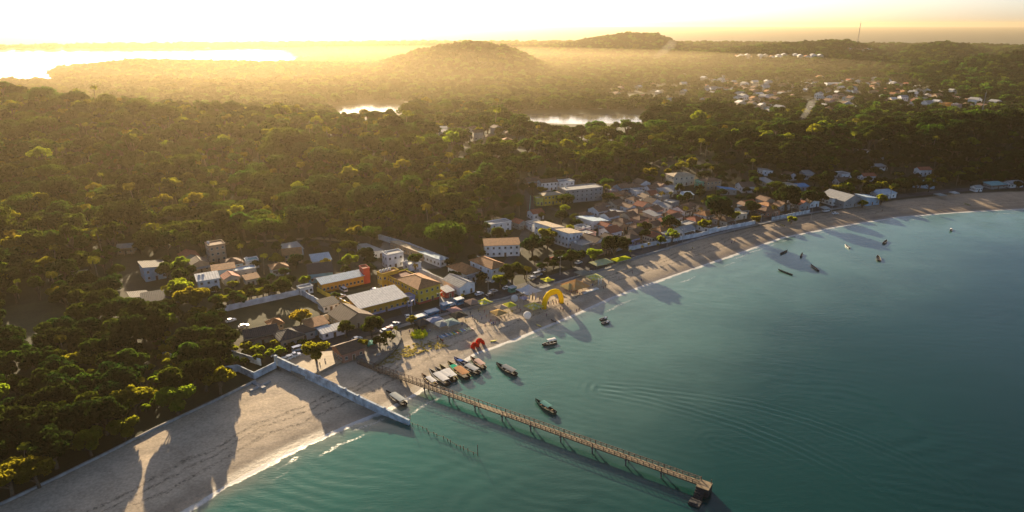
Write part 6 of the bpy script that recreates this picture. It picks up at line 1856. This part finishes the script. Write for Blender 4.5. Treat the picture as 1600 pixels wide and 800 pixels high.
# ------------------------------------------------------------------ lamp posts, masts
def lamp(label, px, h_=9.0, ang=40, base_z=None):
    p = G(*px); root = thing('street_lamp', label, 'street lamp', p, R(ang), 'street lamps')
    mb = MB(); mb.tube([(0, 0, -0.5), (0, 0, h_)], [0.13, 0.07], 7); obj('pole', mb.mesh('pole', M_conc), root)
    mb = MB(); mb.tube([(-0.9, 0, h_ + 0.12), (0, 0, h_ - 0.05), (0.9, 0, h_ + 0.12)], 0.05, 5); obj('arm', mb.mesh('arm', M_steel), root)
    for s_ in (-1, 1):
        mb = MB(); mb.box((0, 0, 0), (0.7, 0.3, 0.16), top=0.7); obj('lamp_head', mb.mesh('lamp_head', grainy('lamp_housing', (0.6, 0.6, 0.58))), root, (s_ * 1.15, 0, h_ + 0.16))
for i, (px, py) in enumerate(((644, 503), (688, 490), (763, 471), (1042, 387), (1066, 381), (1106, 375), (1147, 366), (1188, 357), (1210, 352), (1235, 345), (1267, 344), (1298, 339), (875, 430))):
    lamp(('street lamp in front of the yellow hall', 'street lamp by the pink gatehouse', 'tall street lamp beside the lime tent', 'seafront lamp by the bright tree', 'seafront lamp left of the grey-roofed seafront house', 'seafront lamp in front of the huge dark tree',
          'seafront lamp with a red-leaved tree behind it', 'seafront lamp before the orange-brown bungalow', 'seafront lamp beside the palm of the bend', 'seafront lamp at the round shrub', 'lamp on the sand edge at the bend', 'last lamp of the seafront near the grey gable house', 'street lamp by the oval tree')[i], (px, py), 8.5 if px > 900 else 9.5)

def mast(label, px, h_, w0, group=None):
    p = G(*px); root = thing('lattice_mast', label, 'mast', p, 0.4)
    mb = MB()
    for a in range(4):
        c_, s_ = math.cos(a * math.pi / 2 + 0.78), math.sin(a * math.pi / 2 + 0.78)
        mb.tube([(c_ * w0, s_ * w0, -1), (c_ * w0 * 0.25, s_ * w0 * 0.25, h_)], w0 * 0.09, 4)
    obj('leg_frame', mb.mesh('leg_frame', M_steel), root)
    mb = MB(); n = 14
    for i in range(n):
        z0, z1 = h_ * i / n, h_ * (i + 1) / n; r0, r1 = w0 * (1 - 0.75 * i / n), w0 * (1 - 0.75 * (i + 1) / n)
        for a in range(4):
            t0, t1 = a * math.pi / 2 + 0.78, (a + 1) * math.pi / 2 + 0.78
            mb.tube([(math.cos(t0) * r0, math.sin(t0) * r0, z0), (math.cos(t1) * r1, math.sin(t1) * r1, z1)], w0 * 0.05, 3)
    obj('bracing', mb.mesh('bracing', M_steel), root)
    mb = MB(); mb.tube([(0, 0, h_ - 0.5), (0, 0, h_ * 1.06)], w0 * 0.08, 5)
    for a in range(3): mb.box((math.cos(a * 2.1) * w0 * 0.5, math.sin(a * 2.1) * w0 * 0.5, h_ * 0.97), (w0 * 0.25, w0 * 0.15, h_ * 0.05), 0, a * 2.1)
    obj('antenna', mb.mesh('antenna', M_steel), root)
mast('tall dark mast on the right-hand ridge', (1531, 190), 36, 1.0)
mast('faint tower far away against the sky', (1339, 74), 84, 2.6)
p_ = G(332, 375)
lamp('lone pole light at the foot of the forest', (334, 372), 9)

# ------------------------------------------------------------------ people
_pose = {}
def person_mesh(pose, skin, top, low, hair):
    if pose in _pose:
        out = _pose[pose].copy()
        for i_, m_ in enumerate((skin, top, low, hair)): out.materials[i_] = m_
        return out
    me = bpy.data.meshes.new('person')
    if pose == 'stand':
        J = dict(pel=(0, 0, .95), ch=(0, 0, 1.3), nk=(0, 0, 1.47), hd=(0.02, 0, 1.6), ht=(0.01, 0, 1.72), ls=(0, .19, 1.4), le=(-.03, .25, 1.12), lh=(.05, .27, .86), rs=(0, -.19, 1.4), re=(-.03, -.25, 1.12), rh=(.05, -.27, .86),
                 lk=(.02, .11, .5), la=(-.02, .12, .08), lt=(.14, .14, .03), rk=(.02, -.11, .5), ra=(-.02, -.12, .08), rt=(.14, -.14, .03))
    elif pose == 'walk':
        J = dict(pel=(0, 0, .93), ch=(.04, 0, 1.28), nk=(.06, 0, 1.45), hd=(.09, 0, 1.58), ht=(.08, 0, 1.7), ls=(.04, .19, 1.38), le=(-.14, .24, 1.13), lh=(-.12, .25, .88), rs=(.04, -.19, 1.38), re=(.14, -.24, 1.13), rh=(.32, -.22, .98),
                 lk=(.22, .1, .52), la=(.2, .1, .08), lt=(.34, .11, .03), rk=(-.06, -.1, .5), ra=(-.36, -.1, .16), rt=(-.28, -.11, .03))
    else:
        J = dict(pel=(0, 0, .95), ch=(0, 0, 1.3), nk=(0.01, 0, 1.47), hd=(0.03, 0, 1.6), ht=(0.02, 0, 1.72), ls=(0, .19, 1.4), le=(.16, .3, 1.3), lh=(.28, .2, 1.5), rs=(0, -.19, 1.4), re=(-.02, -.28, 1.14), rh=(.12, -.2, .98),
                 lk=(.02, .14, .5), la=(-.02, .17, .08), lt=(.14, .19, .03), rk=(.02, -.13, .5), ra=(-.02, -.16, .08), rt=(.14, -.18, .03))
    names = list(J); E_ = [('pel', 'ch'), ('ch', 'nk'), ('nk', 'hd'), ('hd', 'ht'), ('ch', 'ls'), ('ls', 'le'), ('le', 'lh'), ('ch', 'rs'), ('rs', 're'), ('re', 'rh'), ('pel', 'lk'), ('lk', 'la'), ('la', 'lt'), ('pel', 'rk'), ('rk', 'ra'), ('ra', 'rt')]
    rad = dict(pel=.15, ch=.16, nk=.06, hd=.1, ht=.085, ls=.075, le=.05, lh=.042, rs=.075, re=.05, rh=.042, lk=.075, la=.05, lt=.04, rk=.075, ra=.05, rt=.04)
    me.from_pydata([J[n] for n in names], [(names.index(a), names.index(b_)) for a, b_ in E_], [])
    o = bpy.data.objects.new('person_skin', me); C.objects.link(o)
    o.modifiers.new('skin', 'SKIN'); o.modifiers.new('sub', 'SUBSURF').levels = 1
    me.skin_vertices  # layer
    for n, sv in zip(names, me.skin_vertices[0].data): sv.radius = (rad[n], rad[n]); sv.use_root = n == 'pel'
    dg = bpy.context.evaluated_depsgraph_get(); dg.update()
    out = bpy.data.meshes.new_from_object(o.evaluated_get(dg))
    bpy.data.objects.remove(o)
    out.name = 'person'
    out.materials.clear()
    for m_ in (skin, top, low, hair): out.materials.append(m_)
    for p in out.polygons:
        c_ = p.center; arm = abs(c_.y) > 0.215 and c_.z > 0.8
        p.material_index = 3 if c_.z > 1.6 and c_.x < 0.1 else (0 if (c_.z > 1.45 or (arm and c_.z < 1.25)) else (1 if c_.z > 0.98 else (2 if c_.z > 0.52 and not arm else 0)))
        p.use_smooth = True
    _pose[pose] = out
    return out
sk = [grainy('skin_dark', (0.12, 0.06, 0.04)), grainy('skin_tan', (0.26, 0.15, 0.1))]
cl = {n: grainy('cloth_' + n, c_) for n, c_ in (('black', (.02, .02, .025)), ('white', (.65, .65, .63)), ('red', (.4, .04, .05)), ('blue', (.05, .1, .35)), ('pink', (.5, .2, .22)), ('yellow', (.6, .5, .05)), ('purple', (.12, .05, .25)))}
hairm = grainy('hair_black', (.015, .012, .01))
PPL = []
for pose in ('stand', 'walk', 'gesture'):
    for t_, l_ in (('black', 'black'), ('white', 'blue'), ('red', 'black'), ('blue', 'black'), ('pink', 'black'), ('yellow', 'black'), ('purple', 'black')):
        PPL.append((pose, t_, l_))
_pm = {}
def person(px, k_, label, group=None):
    pose, t_, l_ = PPL[k_ % len(PPL)]
    key = k_ % len(PPL)
    if key not in _pm: _pm[key] = person_mesh(pose, sk[key % 2], cl[t_], cl[l_], hairm)
    p = G(*px)
    tag(obj('person', _pm[key], None, p + Vector((0, 0, 0.0)), random.uniform(0, 6.28)), label, 'person', group)
person((906, 462), 3, 'person in a blue shirt walking right of the orange tent'); person((876, 485), 2, 'person in red near the right foot of the arch')
person((880, 486), 4, 'person in pink beside the one in red by the arch'); person((789, 499), 0, 'person in black standing alone on the bright sand'); person((887, 478), 7, 'person in black walking right of the arch')
person((905, 486), 7, 'lone person in black near the water right of the arch'); person((783, 489), 6, 'person in purple under the double tent'); person((765, 491), 13, 'person in purple near the straw shade')
GP = [(764, 506), (768, 508), (771, 508), (774, 507), (767, 504), (742, 502), (746, 505), (738, 497), (750, 494), (753, 500), (757, 490), (760, 497), (735, 492), (748, 488), (857, 476), (861, 476), (865, 476), (869, 475), (873, 474), (863, 473), (868, 472),
      (893, 458), (897, 456), (891, 462), (902, 459), (943, 452), (946, 450), (918, 447), (926, 448), (891, 489), (901, 488), (854, 495), (813, 488), (808, 482), (800, 490), (845, 485), (839, 480), (843, 470), (851, 466), (821, 470), (814, 466),
      (728, 505), (722, 510), (716, 508), (730, 512), (684, 530), (692, 536), (688, 533), (660, 532), (669, 521), (672, 519), (640, 521), (758, 512), (780, 505), (795, 496), (776, 488)]
for i, px in enumerate(GP): person(px, i * 5 + 3, 'person standing on the sand among the beach tents', 'people on the busy beach')
for i, px in enumerate([(951, 443), (967, 437), (995, 442), (1002, 440), (1143, 381), (1148, 379), (1082, 390), (1192, 367), (988, 428), (1378, 331)]): person(px, i * 3 + 1, 'person on the open beach right of the tents', 'people on the open beach')
for i, px in enumerate([(566, 566), (590, 551), (600, 541), (610, 537), (618, 529), (508, 566), (500, 572), (655, 498), (690, 488)]): person(px, i * 4 + 2, 'person near the plaza and the road', 'people near the plaza')

# ------------------------------------------------------------------ dune grass, smoke
pts_ = []
DG = [(575, 568), (600, 552), (660, 532), (690, 528), (700, 538), (650, 552), (610, 566), (585, 574)]
while len(pts_) < 260:
    px, py = random.uniform(570, 700), random.uniform(525, 575)
    if in_poly(np.array([px]), np.array([py]), DG)[0]:
        x_, y_ = P0(px, py, 2.0); pts_.append((x_, y_))
V = []; lv = []
for x_, y_ in pts_:
    z_ = H1(x_, y_)
    for i in range(26):
        a = random.uniform(0, 6.28); r_ = random.uniform(0, 0.5); bx, by = x_ + r_ * math.cos(a), y_ + r_ * math.sin(a)
        h_ = random.uniform(0.2, 0.5); dx_, dy_ = random.uniform(-.2, .2), random.uniform(-.2, .2); wx, wy = 0.05 * math.cos(a), 0.05 * math.sin(a)
        V += [(bx - wx, by - wy, z_ - 0.05), (bx + wx, by + wy, z_ - 0.05), (bx + dx_ + wx * .4, by + dy_ + wy * .4, z_ + h_), (bx + dx_ - wx * .4, by + dy_ - wy * .4, z_ + h_)]; lv.append(random.random())
tag(obj('grass', quads_mesh('grass', np.array(V), np.array(lv), leafmat('dry_grass', (0.28, 0.22, 0.06), (0.4, 0.3, 0.06)))), 'dry grass on the sand beside the pier', None, None, 'stuff')

def smoke(label, px, h_, r_, lean, dens):
    p = G(*px); mb = MB(); n = 7
    mb.tube([(0, 0, 0)] + [(lean * h_ * (i / n) ** 1.5, 0.1 * h_ * math.sin(i * 1.3), h_ * i / n) for i in range(1, n + 1)], [r_ * 0.35] + [r_ * (0.45 + 0.9 * i / n) * random.uniform(0.85, 1.15) for i in range(1, n)] + [r_ * 0.3], 10)
    m = bpy.data.materials.new('smoke_air'); m.use_nodes = True; m.node_tree.nodes.clear()
    a = m.node_tree.nodes.new('ShaderNodeOutputMaterial'); b_ = m.node_tree.nodes.new('ShaderNodeVolumePrincipled')
    b_.inputs['Color'].default_value = (0.95, 0.95, 0.95, 1); b_.inputs['Density'].default_value = dens; b_.inputs['Anisotropy'].default_value = 0.3
    m.node_tree.links.new(b_.outputs[0], a.inputs['Volume'])
    tag(obj('smoke', mb.mesh('smoke', m, True), None, p + Vector((0, 0, 3))), label, None, None, 'stuff')
smoke('white smoke rising behind the right-hand ridge', (1243, 207), 34, 4, 0.55, 0.016)
smoke('faint smoke plume on the far reddish hill', (1022, 98), 62, 13, 1.1, 0.0022)
